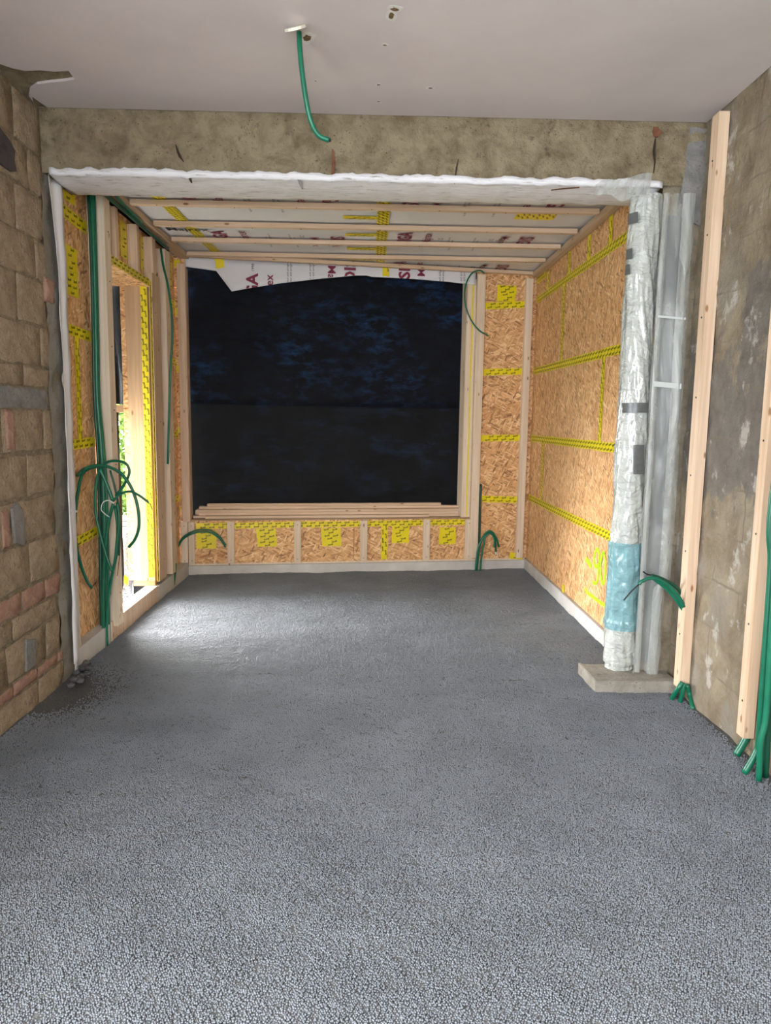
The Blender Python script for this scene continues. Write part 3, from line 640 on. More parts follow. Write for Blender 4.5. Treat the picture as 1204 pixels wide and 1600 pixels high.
# ------------------------------------------------------------------ studs and battens (things)
def stud(name, label, x, y, z, mat=PINE, cat='stud', group=None, fr=None, parent=None):
    o = box(name, x, y, z, mat, parent, .002, fr); tag(o, label, cat, group); return o
NAIL = flat('dark_screw_head', (.03, .025, .02), .5)
def screws(o, pts, nrm, r=.0045):
    for p in pts:
        bm = bmesh.new(); bmesh.ops.create_cone(bm, cap_ends=True, segments=8, radius1=r, radius2=r, depth=.003)
        me = bpy.data.meshes.new('screw'); bm.to_mesh(me); bm.free()
        q = Vector(nrm).to_track_quat('Z', 'Y').to_matrix().to_4x4(); q.translation = Vector(p); link('screw', me, NAIL, o, q)
stud('wall_stud', 'slim pale stud beside the white fleece strip at the left jamb', (-1.758, -1.700), (4.075, 4.14), (.10, 2.74), PINE_PALE)
p_ = stud('door_post', 'door post the green conduit bundle is clipped to', (-1.758, -1.655), (4.63, 4.735), (.085, 2.83), PINE_PALE, 'post')
screws(p_, [(-1.654, 4.69, z) for z in (.3, .62, 1.15, 1.5, 1.9, 2.3, 2.6)], (1, 0, 0))
p_ = stud('door_post', 'door post with the yellow tape edge on the far side of the doorway', (-1.758, -1.69), (5.70, 5.90), (.14, 2.55), PINE, 'post')
screws(p_, [(-1.689, 5.80+.03*(-1)**i, .3+i*.28) for i in range(8)], (1, 0, 0))
stud('wall_stud', 'tall stud right behind the taped door post', (-1.758, -1.675), (6.02, 6.16), (.13, 2.80), PINE_PALE)
stud('header_stud', 'nearest short stud above the doorway header', (-1.758, -1.69), (4.93, 4.985), (zH+.056, 2.82), PINE)
stud('header_stud', 'middle short stud above the doorway header', (-1.758, -1.69), (5.36, 5.42), (zH+.056, 2.82), PINE)
stud('header_stud', 'farthest short stud above the doorway header, above the door post', (-1.758, -1.685), (5.72, 5.80), (2.552, 2.82), PINE)
uj = lambda px, py: fB.uv(px, py)[0]
w0 = uj(286, 600)
stud('window_stud', 'tall stud forming the left side of the covered window', (uj(281, 600), uj(293.5, 600)), (-.045, 0), (.50, 2.80), PINE, fr=fB)
stud('window_stud', 'tall pale stud forming the right side of the covered window', (uj(738, 640)+.002, uj(750.5, 640)), (-.045, 0), (.115, 2.83), PINE_PALE, fr=fB)
st(box('window_1', (uj(724.5, 640), uj(738, 640)), (-.002, .17), (zK+.012, 2.79), PINE_PALE, bev=.001, fr=fB), 'pale reveal board right of the covered window')
tape(Fr(fB.P(0, 0, .004), fB.U, fB.V), (uj(733, 640), .53), (uj(733, 640), 2.78), .012, wb, .001, px=False, word=False)
box('reveal_side', (sW0-.012, sW0), (0, .17), (zK+.012, 2.79), PINE, wb, .001, fB)
stud('corner_stud', 'tall pale stud nearest the right corner of the end wall', (uj(812.5, 640), uj(823, 640)), (-.045, 0), (.105, 2.815), PINE_PALE, fr=fB)
sk = [((283, 294), 'leftmost short stud under the window ledge'), ((295, 304.5), 'second short stud from the left under the window ledge'), ((355, 366.5), 'short stud between the first and second yellow patches'), ((459, 470), 'short stud between the second and third yellow patches'),
      ((562, 573), 'short stud just left of the upright yellow tape'), ((660, 670.5), 'short stud between the fourth and fifth yellow patches'), ((725, 737), 'rightmost short stud under the window ledge')]
for (a, b), lb in sk:
    o = stud('short_stud', lb, (uj(a, 845), uj(b, 845)), (-.030, -.002), (.10, zK-.008 if a > 290 else zK+.0), PINE_PALE, group='short studs of the knee wall', fr=fB)
    um = uj((a+b)/2, 845); screws(o, [fB.P(um, z, .031) for z in (.13, .46)], fB.N, .004)
# lath stack on the ledge
lathd = [(322, 693, .150, .621, 'topmost short lath of the stack on the window ledge'), (309, 722, .150, .595, 'lath right under the topmost one at the back of the stack'), (305, 718, .150, .569, 'back lath third from the top of the stack'),
    (303, 716, .150, .543, 'back lath second from the ledge'), (306, 714, .150, .517, 'back lath lying on the ledge'), (304, 724, .098, .569, 'top lath of the middle row, standing out at both ends'),
    (309, 719, .098, .543, 'second lath of the middle row of the stack'), (300, 722, .098, .517, 'bottom lath of the middle row, reaching farthest left'), (320, 671, .046, .517, 'short front lath lying alone at the edge of the ledge')]
for a, b, dn, z, lb in lathd:
    o = box('lath', (uj(a, 810), uj(b, 810)), (dn-.024, dn+.024), (z, z+.0245), PINE_X, None, .002, fB); tag(o, lb, 'lath', 'laths stacked on the window ledge')
# ceiling membrane, battens
ca = st(box('ceiling_extension', (-1.9, 1.74), (4.28, 7.35), (ZM+.012, 3.02), BLACKF, bev=0), 'sloping sheet-lined ceiling of the extension')
def mem(a, b):
    x = -1.76+a*3.35; yb_ = fB.P(x+1.74, 0).y; y = 4.1+b*(yb_-.005-4.1); return (x, y, ZM+(n1(x*2.5, y*2.5, 4)-.5)*.008+.002)
ms = link('membrane_sheet', grid_me(60, 50, mem, 'mem'), MEMB, ca)
MB_ = [('nearest ceiling batten behind the concrete beam', 4.975), ('second ceiling batten from the beam', 5.49), ('third ceiling batten from the beam', 5.965), ('fourth ceiling batten from the beam', 6.46)]
for lb, y in MB_:
    o = box('ceiling_batten', (-1.60, 1.500), (y-.024, y+.024), (2.842, 2.874), PINE_X, None, .0015); tag(o, lb, 'batten', 'battens across the extension ceiling')
    screws(o, [(x+random.uniform(-.1, .1), y+random.choice((-.012, .012)), 2.841) for x in (-1.4, -.9, -.45, 0, .45, .9, 1.3)], (0, 0, -1), .004)
o = bar('ceiling_batten', WY(262, 396.5, 6.47)*1+Vector((-.0, 0, 0)), fB.P(WB-.02, 2.862, .03), (0, 0, 1), .032, .048, PINE); tag(o, 'slanted farthest ceiling batten along the top of the window', 'batten', 'battens across the extension ceiling')
o = box('edge_batten', (-1.70, -1.615), (4.12, 6.55), (2.832, 2.874), wood('edge_pine', (.50, .36, .24), (.64, .48, .34), axis=1), None, .002); tag(o, 'long batten along the left edge of the extension ceiling', 'batten')
o = box('edge_batten', (1.515, 1.570), (4.12, 7.0), (2.822, 2.868), bpy.data.materials['edge_pine'], None, .002); tag(o, 'long batten along the right edge of the extension ceiling', 'batten')
# drape over the window top
dr = [(287, 409), (289, 417), (338, 424), (350, 440), (362, 456), (395, 450), (440, 443), (500, 436), (555, 431), (572, 431), (580, 433), (640, 436), (700, 441), (742, 446), (746, 425)]
DU = [fB.uv(*p) for p in dr]
bm = bmesh.new(); top = [(DU[-1][0], 2.862), (1.6, 2.862), (.6, 2.862), (DU[0][0], 2.862)]
low = []
for (a, b) in zip(DU[1:-1], DU[2:-1]):
    k = max(1, int((b[0]-a[0])/.03))
    for i in range(k): t = i/k; low.append((a[0]+(b[0]-a[0])*t, a[1]+(b[1]-a[1])*t))
low.append(DU[-2]); rows = 6; V = []
for (u, v) in low:
    for j in range(rows):
        t = j/(rows-1); zz = 2.862+(v-2.862)*t; V.append(fB.P(u, zz, .012+.010*t*n1(u*5, t*2, 6)))
Fs = [(i*rows+j, (i+1)*rows+j, (i+1)*rows+j+1, i*rows+j+1)[::-1] for i in range(len(low)-1) for j in range(rows-1)]
bm.free(); dm = link('membrane_drape', me_from(V, Fs, 'drape', True), MEMB, ca)
dm.modifiers.new('t', 'SOLIDIFY').thickness = .0012
# print on membrane
PI2 = math.pi/2
cw, ccw = [], []
def lines(x, y0, y1, step, wd, arr): pass
it = []
def ctext(t, x, y, ang, size, b=.03): it.append((t, x, -y, ang, size, b))
# frame fC: u=x, v=-y. CCW text reads toward the camera: angle +90
for k in range(3):
    y = 4.90+k*1.02
    ctext('SIGA', -1.20, y, PI2, .155); ctext('Majrex', -1.02, y-.02, PI2, .105, .01)
    ctext('SIGA', -.29, y-.02 if k == 0 else y+.1, -PI2, .155); ctext('Majrex', -.47, y-.04 if k == 0 else y+.12, -PI2, .105, .01)
    ctext('SIGA', .25, y-.06, PI2, .155); ctext('Majrex', .42, y-.06, PI2, .105, .01)
    ctext('Majrex', 1.02, y-.02, -PI2, .105, .01); ctext('SIGA', 1.19, y, -PI2, .155)
put_words(it, fC, .0065, WINE, 'lettering', ca)
it = []
for k in range(3):
    y = 4.95+k*1.02
    for x in (-.85, -.82, -.66, -.63, .60, .63, .80, .83): ctext('vapour and airtight layer to', x, y+(.10 if int(x*100) % 2 else 0), PI2 if x < 0 else -PI2, .030, 0)
    for x in (.53, .93, -.56): ctext('322', x, y-.1, PI2, .05, 0)
ctext('SIGA', -1.43, 5.60, 0, .15, .03); ctext('Majrex', -1.42, 5.73, 0, .115, .02); ctext('vapour and airtight layer', -1.42, 5.90, 0, .034, 0)
ctext('vapour and airtight layer', -1.40, 6.05, 0, .034, 0); ctext('vapour and airtight layer', -1.40, 6.12, 0, .034, 0)
put_words([i for i in it], fC, .0065, GREYINK, 'lettering', ca)
# drape print, clipped to its lower edge
def clipline(p, q): 
    a, b = Vector(fB.uv(*p)), Vector(fB.uv(*q)); d = (b-a).normalized(); return ((a.x, a.y), (d.y, -d.x))
def dtext(t, px, py, ang, s_, mat, cl_, b=.03): put_words([(t, *fB.uv(px, py), ang, s_, b)], fB, .026, mat, 'lettering', dm, [clipline(*cl_)]+[((0, 2.855), (0, 1))])
c1_, c2_, c3_ = ((362, 455), (500, 435)), ((500, 435), (572, 430)), ((580, 432), (742, 445))
dtext('SIGA', 395, 456, PI2, .145, WINE, c1_); dtext('Majrex', 421, 455, PI2, .10, WINE, c1_, .015); dtext('1998', 395, 419, PI2, .035, GREYINK, c1_, 0)
for x in (449, 454, 484, 489): dtext('vapour and airtight layer', x, 424, PI2, .027, GREYINK, c1_, 0)
dtext('Majrex', 517, 440, -PI2, .10, WINE, c2_, .015); dtext('SIGA', 545, 433, -PI2, .145, WINE, c2_)
dtext('SIGA', 632, 410, PI2, .145, WINE, c3_); dtext('Majrex', 658, 409, PI2, .10, WINE, c3_, .015)
for x in (686, 691, 719, 724): dtext('vapour and airtight layer', x, 432, PI2, .027, GREYINK, c3_, 0)
# tapes on membrane and drape (frame fC)
fC2 = Fr((0, 0, ZM-.002), (1, 0, 0), (0, -1, 0))
def TC(x0, y0, x1, y1, w_=.075, n=.004, word=True): tape(fC2, (x0, -y0), (x1, -y1), w_, ca, n, .3, 1.2, px=False, word=word)
u1_ = WZ(250, 306, ZM); u2_ = WZ(340, 404, ZM); TC(-1.42, 4.30, -1.36, 6.50, .08)
TC(.065, 4.3, .065, 6.75, .085)
for y0 in (4.66, 4.73, 5.31, 5.79, 6.25, 6.66): TC(-.22, y0, .02, y0, .075)
for x in (1.02, 1.09, 1.16, 1.23): TC(x, 5.08, x, 5.27, .07)
tape(fB, (342, 404), (344, 420), .075, dm, .026); tape(fB, (602, 414), (602, 433), .062, dm, .026)

# tarp
SP = WB
def tarpfn(u0, u1, z0, z1, n0, seed, sag=0.):
    def fn(a, b):
        u = u0+(u1-u0)*a; z = z0+(z1-z0)*b
        if sag and b < .02: z -= sag*math.sin(a*3.14)
        d = .030*(n1(u*1.3, z*2.2, seed)-.5)+.012*math.sin(u*2.1+z*5)*.5+.035*max(0, math.sin(a*3.14))
        if sag: d += -.02*math.exp(-((z-z0)/.03)**2)
        else: d += .014*math.exp(-((z-1.5+.05*a)/.05)**2)*math.sin(a*3.14)
        return fB.P(u, z, -n0-d)
    return fn
tp = bpy.data.objects.new('window_tarp', None); COL.objects.link(tp); tp.location = fB.P(1.5, zK+.02, -.19); tp.matrix_world = Matrix.Translation(tp.location)
tag(tp, 'mottled dark blue and black cloth tarp covering the window opening', 'tarp')
link('upper_sheet', grid_me(60, 50, tarpfn(-.02, sW1+.03, 1.585, 2.95, .175, 3, .008), 'ts'), TARP, tp); link('lower_sheet', grid_me(60, 50, tarpfn(-.02, sW1+.03, .515, 1.72, .20, 5), 'ts2'), TARPL, tp)

# ------------------------------------------------------------------ jamb membranes, right battens
def jl_fn(a, b):
    z = .06+b*2.63; y0_ = 3.965-.055*min(1, max(0, (z-2.25)/.4)); y = y0_+a*(4.09-y0_); wv = .010*(n1(z*7, a*3, 12)-.5); yy = y+(.02*(n1(z*3, 1, 19)-.5) if a < .1 else 0)
    return (-1.675+.012*math.sin(a*6+z)+wv+(-.012 if a > .85 else 0), yy, z)
ml_ = link('fleece_strip', grid_me(8, 90, jl_fn, 'jlm'), FLEECE); ml_.modifiers.new('t', 'SOLIDIFY').thickness = .0015; tag(ml_, 'white crinkled fleece strip hanging down the left jamb', 'membrane')
for z in (2.19, 1.55, .95):
    link('fold', grid_me(5, 3, lambda a, b: (-1.655+.004*math.sin(a*5), 3.96+a*.10, z-.012*b-.02*a), 'f'), FLEECE, ml_)
# battens on the right masonry wall
b1 = bar('wall_batten', (1.690, 3.690, .055), (1.690, 3.690, 2.968), (0, 1, 0), .075, .054, PINE); tag(b1, 'full-height batten beside the wrapped pier on the right wall', 'batten', 'upright battens on the right wall')
b1.matrix_world = b1.matrix_world
screws(b1, [(1.6625, 3.69, z) for z in (.35, .8, 1.2, 1.6, 2.0, 2.4, 2.75)], (-1, 0, 0), .005)
b2 = bar('wall_batten', (1.687, 3.02, .085), (1.687, 3.02, 2.97), (0, 1, 0), .060, .050, PINE); tag(b2, 'nearer batten at the right edge with green conduits beside it', 'batten', 'upright battens on the right wall')
screws(b2, [(1.662, 3.02, z) for z in (.25, .6, 1.0, 1.4)], (-1, 0, 0), .005)
# white wrapped stud at the end of the extension wall, grey board and plastic sheet
es = box('end_stud', (1.522, 1.574), (3.975, 4.02), (.09, 2.66), flat('plastic_wrapped_wood', (.66, .58, .55), .3, .5, .06, 4), None, .004); tag(es, 'pinkish white wrapped stud behind the bubble-wrapped column', 'stud')
fE = Fr((0, 3.974, 0), (1, 0, 0), (0, 0, 1))
for px_, py_ in ((1031, 352), (1027, 530), (1020, 705)): u_, v_ = fE.uv(px_, py_); tape(fE, (u_-.028, v_-.02), (u_+.024, v_+.02), .05, es, .001, px=False)
gp = box('grey_board', (1.528, 1.625), (3.905, 3.917), (.12, 2.55), GREYPANEL, None, .002); tag(gp, 'narrow grey board seen through the milky plastic on the pier', 'board')
def shfn(a, b):
    z = .055+b*2.60; w0_ = 1.498+.02*(n1(z*2, 0, 3)-.5); w1_ = 1.668+.03*(n1(z*2.3, 5, 3)-.5)-(.03 if z < .6 else 0); x = w0_+(w1_-w0_)*a
    y = 3.885-.018*math.sin(a*9+z*1.1)*(.4+.6*a)+.02*(n1(x*14, z*2, 44)-.5)
    if b > .985: y += .02
    return (x, y, z+.03*math.sin(a*5)*(1 if b < .05 else 0))
ps = link('plastic_sheet', grid_me(22, 90, shfn, 'ps'), SHEET); tag(ps, 'milky plastic sheet hung over the pier beside the column', 'plastic sheet')
link('folded_edge', grid_me(8, 80, lambda a, b: (1.60+.065*a+.012*n1(b*6, 0, 71)-(.03 if b < .2 else 0), 3.868-.016*math.sin(a*3.1)+.01*n1(b*30, a*3, 5), .06+b*2.59), 'fe'), SHEET2, ps)
link('folded_edge', grid_me(5, 60, lambda a, b: (1.497+.030*a+.008*n1(b*5, 0, 75), 3.872-.008*math.sin(a*3.1), .07+b*2.58), 'fe'), SHEET2, ps)
for z, dz in ((2.02, .012), (1.66, .028)):
    link('clear_tape', grid_me(6, 2, lambda a, b: (1.505+a*.15, 3.858, z+dz*b-.01*a), 'ct'), flat('clear_tape_%d' % int(z*100), (.55, .58, .56), .25), ps)

# ------------------------------------------------------------------ plinth, column
pl = [WZ(903, 1034, .06), WZ(930, 1064, .06)]
plx = pl[1].x
def pmesh():
    bm = bmesh.new(); P = [(pl[0].x, pl[0].y), (pl[1].x, pl[1].y), (1.70, pl[1].y-.005), (1.70, 4.03), (pl[0].x+.02, 4.03)]
    f_ = bm.faces.new([bm.verts.new((x, y, -.02)) for x, y in P]); r = bmesh.ops.extrude_face_region(bm, geom=[f_])
    for v in [q for q in r['geom'] if isinstance(q, bmesh.types.BMVert)]: v.co.z = .06
    bmesh.ops.recalc_face_normals(bm, faces=bm.faces[:]); bmesh.ops.bevel(bm, geom=bm.edges[:], offset=.004, segments=2, affect='EDGES'); me = bpy.data.meshes.new('plinth'); bm.to_mesh(me); bm.free(); return me
plo = link('column_plinth', pmesh(), PLINTHC); tag(plo, 'low concrete slab under the wrapped column', 'plinth')
CXp, CYp = 0, 3.975
a_ = WY(966, 620, CYp); c_ = WY(1014, 620, CYp); CXp = (a_.x+c_.x)/2; RP = (c_.x-a_.x)/2
colm = bpy.data.objects.new('wrapped_column', None); COL.objects.link(colm); colm.location = (CXp, CYp, .06); colm.matrix_world = Matrix.Translation(colm.location)
tag(colm, 'round column wrapped in bubble wrap with a blue band near its foot', 'column')
bm = bmesh.new(); bmesh.ops.create_cone(bm, cap_ends=True, segments=32, radius1=RP-.028, radius2=RP-.028, depth=2.63); me = bpy.data.meshes.new('shaft'); bm.to_mesh(me); bm.free()
link('shaft', me, PILLM, colm, Matrix.Translation((CXp, CYp, .06+2.63/2)))
def wrapfn(z0, z1, r0, seed, amp=.013, bulge=None):
    def fn(a, b):
        q = a*2*math.pi; z = z0+(z1-z0)*b; n_ = n1(math.cos(q)*2.2+9+z*4, math.sin(q)*2.2+9+z*2.5, seed)+.5*n1(math.cos(q)*6+30, math.sin(q)*6+z*13, seed+3)
        r = r0+(n_-.75)*2*amp
        if z < .35: r += .006
        if z < .10: r -= .014
        return (CXp+r*math.cos(q), CYp+r*math.sin(q), z)
    return fn
link('bubble_wrap', grid_me(73, 200, wrapfn(.062, 2.66, RP-.004, 5), 'bw'), BUBBLE, colm)
link('blue_wrap', grid_me(73, 60, wrapfn(.30, .80, RP+.005, 5), 'blw'), BLUEF, colm)
for i, (x0, y0, x1, y1) in enumerate(((966, 630, 1011, 645), (979, 694, 996, 739), (978, 337, 988, 354), (975, 392, 981, 408), (973, 416, 978, 432), (999, 822, 1008, 832))):
    def tfn(a, b):
        p = WY(x0+(x1-x0)*a, y0+(y1-y0)*b, CYp); dx = max(-.98, min(.98, (p.x-CXp)/(RP+.012))); return (CXp+dx*(RP+.013), CYp-math.sqrt(1-dx*dx)*(RP+.013)-.004, p.z)
    link('duct_tape', grid_me(9, 4, tfn, 'dt'), DUCT, colm)
# crumpled plastic at the column head
def headfn(a, b):
    x = 1.14+a*.29; z = 2.700+.055*a*a-b*(.05+.05*a)+.012*math.sin(a*9); return (x, YB-.030-.020*n1(x*9, z*9, 61)-.012*math.sin(a*14+b*4), z+.03*math.sin(a*3.1)*(1-b)-.02)
hd = link('crumpled_film', grid_me(26, 10, headfn, 'hd'), SHEET2, colm)

# ------------------------------------------------------------------ conduits
GRP = 'green conduits looped on the doorway post'
def cpath(pix, y):
    o = []
    for i, (a, b) in enumerate(pix):
        p = WY(a, b, (y if not hasattr(y, '__len__') else y[i]))
        if p.x < -1.735: p = WX(a, b, -1.735)
        o.append(p)
    return o
def cond(label, pts, r=.0095, mat=GREEN, group=None, name='conduit', cat='conduit', k=6):
    o = tube(name, pts, r, mat, None, k); tag(o, label, cat, group); return o
YD = 4.56
base = [(142, 300), (146, 400), (149, 520), (151, 620), (157, 700), (160, 760), (162, 840), (163, 920), (165, 1010)]
for i, (dx, dy, mt, lb) in enumerate(((-4, .02, GREEN3, 'leftmost dark conduit of the bundle running down the doorway post'), (1, -.015, GREEN, 'front middle conduit of the bundle running down the doorway post'), (4, .02, GREEN2, 'brighter rightmost conduit of the bundle running down the doorway post'), (-1, .045, GREEN3, 'rear conduit of the bundle running down the doorway post'))):
    f_ = lambda py: 1.0 if 330 < py < 740 else 1.25
    p = cpath([(x+dx*(.8 if y < 700 else 1.1)*f_(y), y) for x, y in base], YD+dy); p[-1].z = -.01
    cond(lb, p, .0115 if i != 1 else .0125, mt, GRP)
YF = 4.44
L_ = [([(121, 743), (133, 732), (152, 727), (174, 731), (192, 743), (206, 764), (215, 792), (217, 822), (211, 842), (201, 855)], YF-.05, .0095, GREEN, 'long conduit arching right over the doorway and ending in mid air'),
      ([(158, 728), (140, 732), (128, 742), (122, 768), (118, 800), (117, 832), (121, 862), (128, 888), (136, 908), (143, 918)], YF, .0095, GREEN, 'leftmost hanging conduit loop against the strand board'),
      ([(160, 726), (152, 745), (149, 775), (150, 805), (156, 832), (163, 858), (171, 882), (176, 892), (180, 874), (183, 845), (186, 812), (183, 785)], YF+.03, .0090, GREEN, 'narrow conduit loop hanging in front of the bundle'),
      ([(160, 731), (168, 722), (182, 720), (196, 724), (202, 735), (199, 748), (190, 763), (181, 775)], YF-.02, .0085, GREEN, 'small conduit loop curling at the top right of the bundle'),
      ([(156, 733), (163, 748), (170, 765), (176, 782)], YF-.03, .012, GREEN2, 'short bright conduit piece slanting across the bundle'),
      ([(176, 783), (188, 772), (203, 768), (217, 774), (232, 785)], YF-.06, .0075, GREEN, 'thin conduit reaching right towards the reveal board'),
      ([(172, 735), (179, 760), (185, 790), (187, 825), (186, 868)], YF+.06, .007, GREEN3, 'dark thin conduit hanging down inside the doorway'),
      ([(177, 786), (170, 815), (165, 850), (162, 900), (161, 960), (163, 1012)], YF+.05, .010, GREEN, 'conduit leaving the loops and running down to the floor'),
      ([(180, 790), (184, 830), (181, 870), (173, 910), (167, 960), (167, 1011)], YF+.07, .010, GREEN2, 'right conduit leaving the loops and running down to the floor')]
for pix, y, r, mt, lb in L_:
    p = cpath(pix, y)
    if pix[-1][1] > 1000: p[-1].z = -.01
    o = cond(lb, p, r, mt, GRP)
    if 'reaching right' in lb: tube('wire_end', cpath([(232, 785), (236, 791), (238, 798)], y), .002, BLACK, o)
    if 'arching' in lb: tube('wire_end', cpath([(201, 855), (198, 857), (196, 858)], y), .002, BLACK, o)
    if 'leftmost hanging' in lb: tube('wire_end', cpath([(143, 918), (147, 914), (150, 909)], y), .002, BLACK, o)
tag(tube('tie_wire', cpath([(178, 787), (170, 782), (161, 785), (158, 796), (164, 803), (171, 808)], YF-.07), .0028, WHITEPL), 'thin white wire curl tied around the conduit bundle', 'wire')
tag(tube('pull_wire', cpath([(187, 868), (185, 885), (183, 900)], YF+.06), .002, BLACK), 'thin dark pull wire hanging inside the doorway', 'wire')
cond('conduit running along the top of the left extension wall', [(-1.640, 4.45, 2.80), (-1.642, 4.85, 2.806), (-1.645, 5.4, 2.802), (-1.648, 6.0, 2.800)], .014, GREEN3)
cond('bright conduit bending from the ceiling edge above the doorway', [(-1.60, 4.50, 2.835), (-1.615, 4.9, 2.82), (-1.63, 5.3, 2.81)], .010, GREEN)
cond('slim conduit bowing down the tall stud behind the door post', cpath([(251, 388), (255, 415), (262, 445), (268, 490), (269, 530), (266, 580), (264, 640), (262, 725)], [6.0, 5.97, 5.96, 5.95, 5.95, 5.95, 5.97, 6.0]), .009, GREEN)
p = cpath([(274, 880), (273, 895), (270, 906)], 6.12); cond('conduit stub entering the floor at the left back corner', [p[0], p[1], Vector((p[2].x, p[2].y, -.01))], .012, GREEN)
for j, (dy, mt, lb) in enumerate(((0, GREEN, 'upper arching conduit over the first yellow patch'), (3, GREEN2, 'lower arching conduit over the first yellow patch'))):
    cond(lb, [fB.P(*fB.uv(a, b+dy), .06+.012*j) for a, b in ((279, 850), (289, 836), (308, 827), (328, 827), (343, 836), (353, 850))], .0075, mt, 'conduits arching over the first yellow patch')
cond('thin green conduit loop hanging beside the top right of the window', [fB.P(*fB.uv(a, b), .075) for a, b in ((753, 429), (745, 425), (733, 430), (724, 448), (723, 475), (731, 499), (744, 517), (759, 526))], .0075, GREEN)
cond('straight conduit standing beside the pale window stud', [fB.P(*fB.uv(a, b), .02) for a, b in ((750, 756), (749, 790), (748, 830), (747, 862))], .011, GREEN3)
for j, (dx, dy, mt, lb) in enumerate(((0, 0, GREEN, 'outermost conduit of the bent bundle at the right back floor'), (-3, 3, GREEN2, 'inner conduit of the bent bundle at the right back floor'), (4, 2, GREEN, 'rightmost conduit of the bent bundle at the right back floor'))):
    p = [fB.P(*fB.uv(a+dx*(1 if b > 840 else .3), b+dy), .07+.01*j) for a, b in ((742, 886), (744, 866), (747, 848), (753, 834), (762, 828), (769, 836), (771, 850 if j else 860))]; p[0].z = -.01
    o = cond(lb, p, .0095, mt, 'bent conduits at the right back floor')
    if j == 0: tube('pipe_end', [p[-1], p[-1]+Vector((0, 0, -.03))], .008, WHITEPL, o, 2)
# right pier bundle
R3 = [([(1068, 948), (1058, 930), (1040, 912), (1020, 903), (1003, 908), (998, 913)], 3.66, GREEN, 'upper conduit arching from the batten toward the wrapped column'), ([(1068, 955), (1056, 937), (1042, 921), (1025, 907), (1016, 901)], 3.69, GREEN2, 'lower conduit arching from the batten toward the plastic sheet'), ([(1069, 940), (1060, 922), (1048, 912), (1030, 903), (1018, 899)], 3.72, GREEN3, 'rear conduit arching from the batten toward the plastic sheet')]
for pix, y, mt, lb in R3:
    o = cond(lb, cpath(pix, y), .010, mt, 'conduits arching from the right batten')
    if 'upper' in lb: tube('cable_end', cpath([(998, 913), (988, 922), (980, 931), (974, 938)], y), .004, BLACK, o)
    if 'rear' in lb: tube('cable_end', cpath([(1018, 899), (1010, 897), (1004, 893)], y), .0035, BLACK, o)
for pix, lb in (([(1066, 1066), (1058, 1077), (1048, 1090)], 'left conduit stub under the foot of the batten'), ([(1069, 1068), (1066, 1080), (1062, 1094)], 'middle conduit stub under the foot of the batten'), ([(1073, 1070), (1077, 1086), (1083, 1104)], 'right conduit stub under the foot of the batten')):
    p = cpath(pix, 3.63); p[-1] = WZ(*pix[-1], .0)+Vector((0, 0, -.015)); cond(lb, p, .0125, GREEN, 'conduit stubs at the batten foot')
for (pix, y, r, mt, lb) in (([(1206, 780), (1204, 880), (1196, 1000), (1189, 1100), (1185, 1158), (1180, 1178), (1164, 1186)], 2.86, .014, GREEN, 'left conduit of the bundle at the right edge, bending at the floor'),
                            ([(1212, 780), (1210, 900), (1203, 1020), (1196, 1120), (1188, 1160), (1186, 1206)], 2.80, .0125, GREEN2, 'front conduit of the bundle at the right edge, going straight down'),
                            ([(1216, 790), (1214, 900), (1208, 1020), (1200, 1120), (1196, 1205)], 2.83, .014, GREEN3, 'dark rear conduit of the bundle at the right edge')):
    p = cpath(pix, y)
    for q in p: q.x = min(q.x, 1.69)
    p = [Vector((1.69, p[0].y+.01, 2.98)), Vector((1.69, p[0].y, 2.1))]+p
    p[-1].z = -.01; cond(lb, p, r, mt, 'conduit bundle at the right edge')
p = cpath([(1167, 1150), (1160, 1163), (1150, 1178)], 3.03); p[-1].z = -.01; cond('short thick conduit stub under the nearer batten', p, .017, GREEN)
# ceiling conduit with white plug
_t = WY(466, 44, 3.12)
cc_ = cond('green conduit hanging from the ceiling with a curled end', [Vector((_t.x-.002, _t.y, 3.035))]+cpath([(467, 50), (468, 70), (471, 105), (477, 150), (485, 188), (497, 211), (514, 219)], [3.12, 3.12, 3.125, 3.14, 3.16, 3.18, 3.19]), .0105, GREEN2)
e_ = WY(514, 219, 3.19); tube('pipe_mouth', [e_, e_+Vector((.006, .001, .001))], .007, BLACK, cc_, 2)
p_ = WZ(462, 43, 2.985); n_ = 20
vs = [(math.cos(k/n_*6.283)*.042*(1+.06*math.sin(k*2)), math.sin(k/n_*6.283)*.050, z) for z in (-.005, .005) for k in range(n_)]
pm_ = me_from(vs, [tuple(range(n_))[::-1], tuple(range(n_, 2*n_))]+[(k, (k+1) % n_, n_+(k+1) % n_, n_+k) for k in range(n_)], 'plug')
mw = Matrix.Translation((p_.x, p_.y-.01, 2.978))@Matrix.Rotation(math.radians(30), 4, 'X')@Matrix.Rotation(math.radians(-12), 4, 'Y'); cp = link('cover_plate', pm_, flat('cream_plastic', (.74, .70, .58), .5), None, mw); tag(cp, 'cream round cover plate tilted at the ceiling hole', 'cover plate')

# ------------------------------------------------------------------ outside the doorway
st(box('floor_outside', (-14, -2.0), (-4, 18), (-.35, -.12), GRASS, bev=0), 'ground outside the doorway')
def wavy(u0, u1, v0, v1, fn): return grid_me(30, 40, lambda a, b: fn(u0+(u1-u0)*a, v0+(v1-v0)*b), 'wavy')
bf = link('black_film', wavy(4.66, 6.1, 1.555, 2.50, lambda y, z: (-2.03-.03*n1(y*6, z*2, 3)-.012*math.sin(y*17+z*3), y, z)), BLACKF); tag(bf, 'black plastic film hanging in the upper part of the doorway', 'plastic film')
wbd = box('cross_board', (-2.06, -2.01), (4.66, 6.1), (1.49, 1.55), flat('weathered_white_board', (.55, .53, .50), .6), None); tag(wbd, 'pale cross board below the black film in the doorway', 'board')
def vfilm(y, z): return (-1.985-.02*n1(y*10, z*3, 8), y, z)
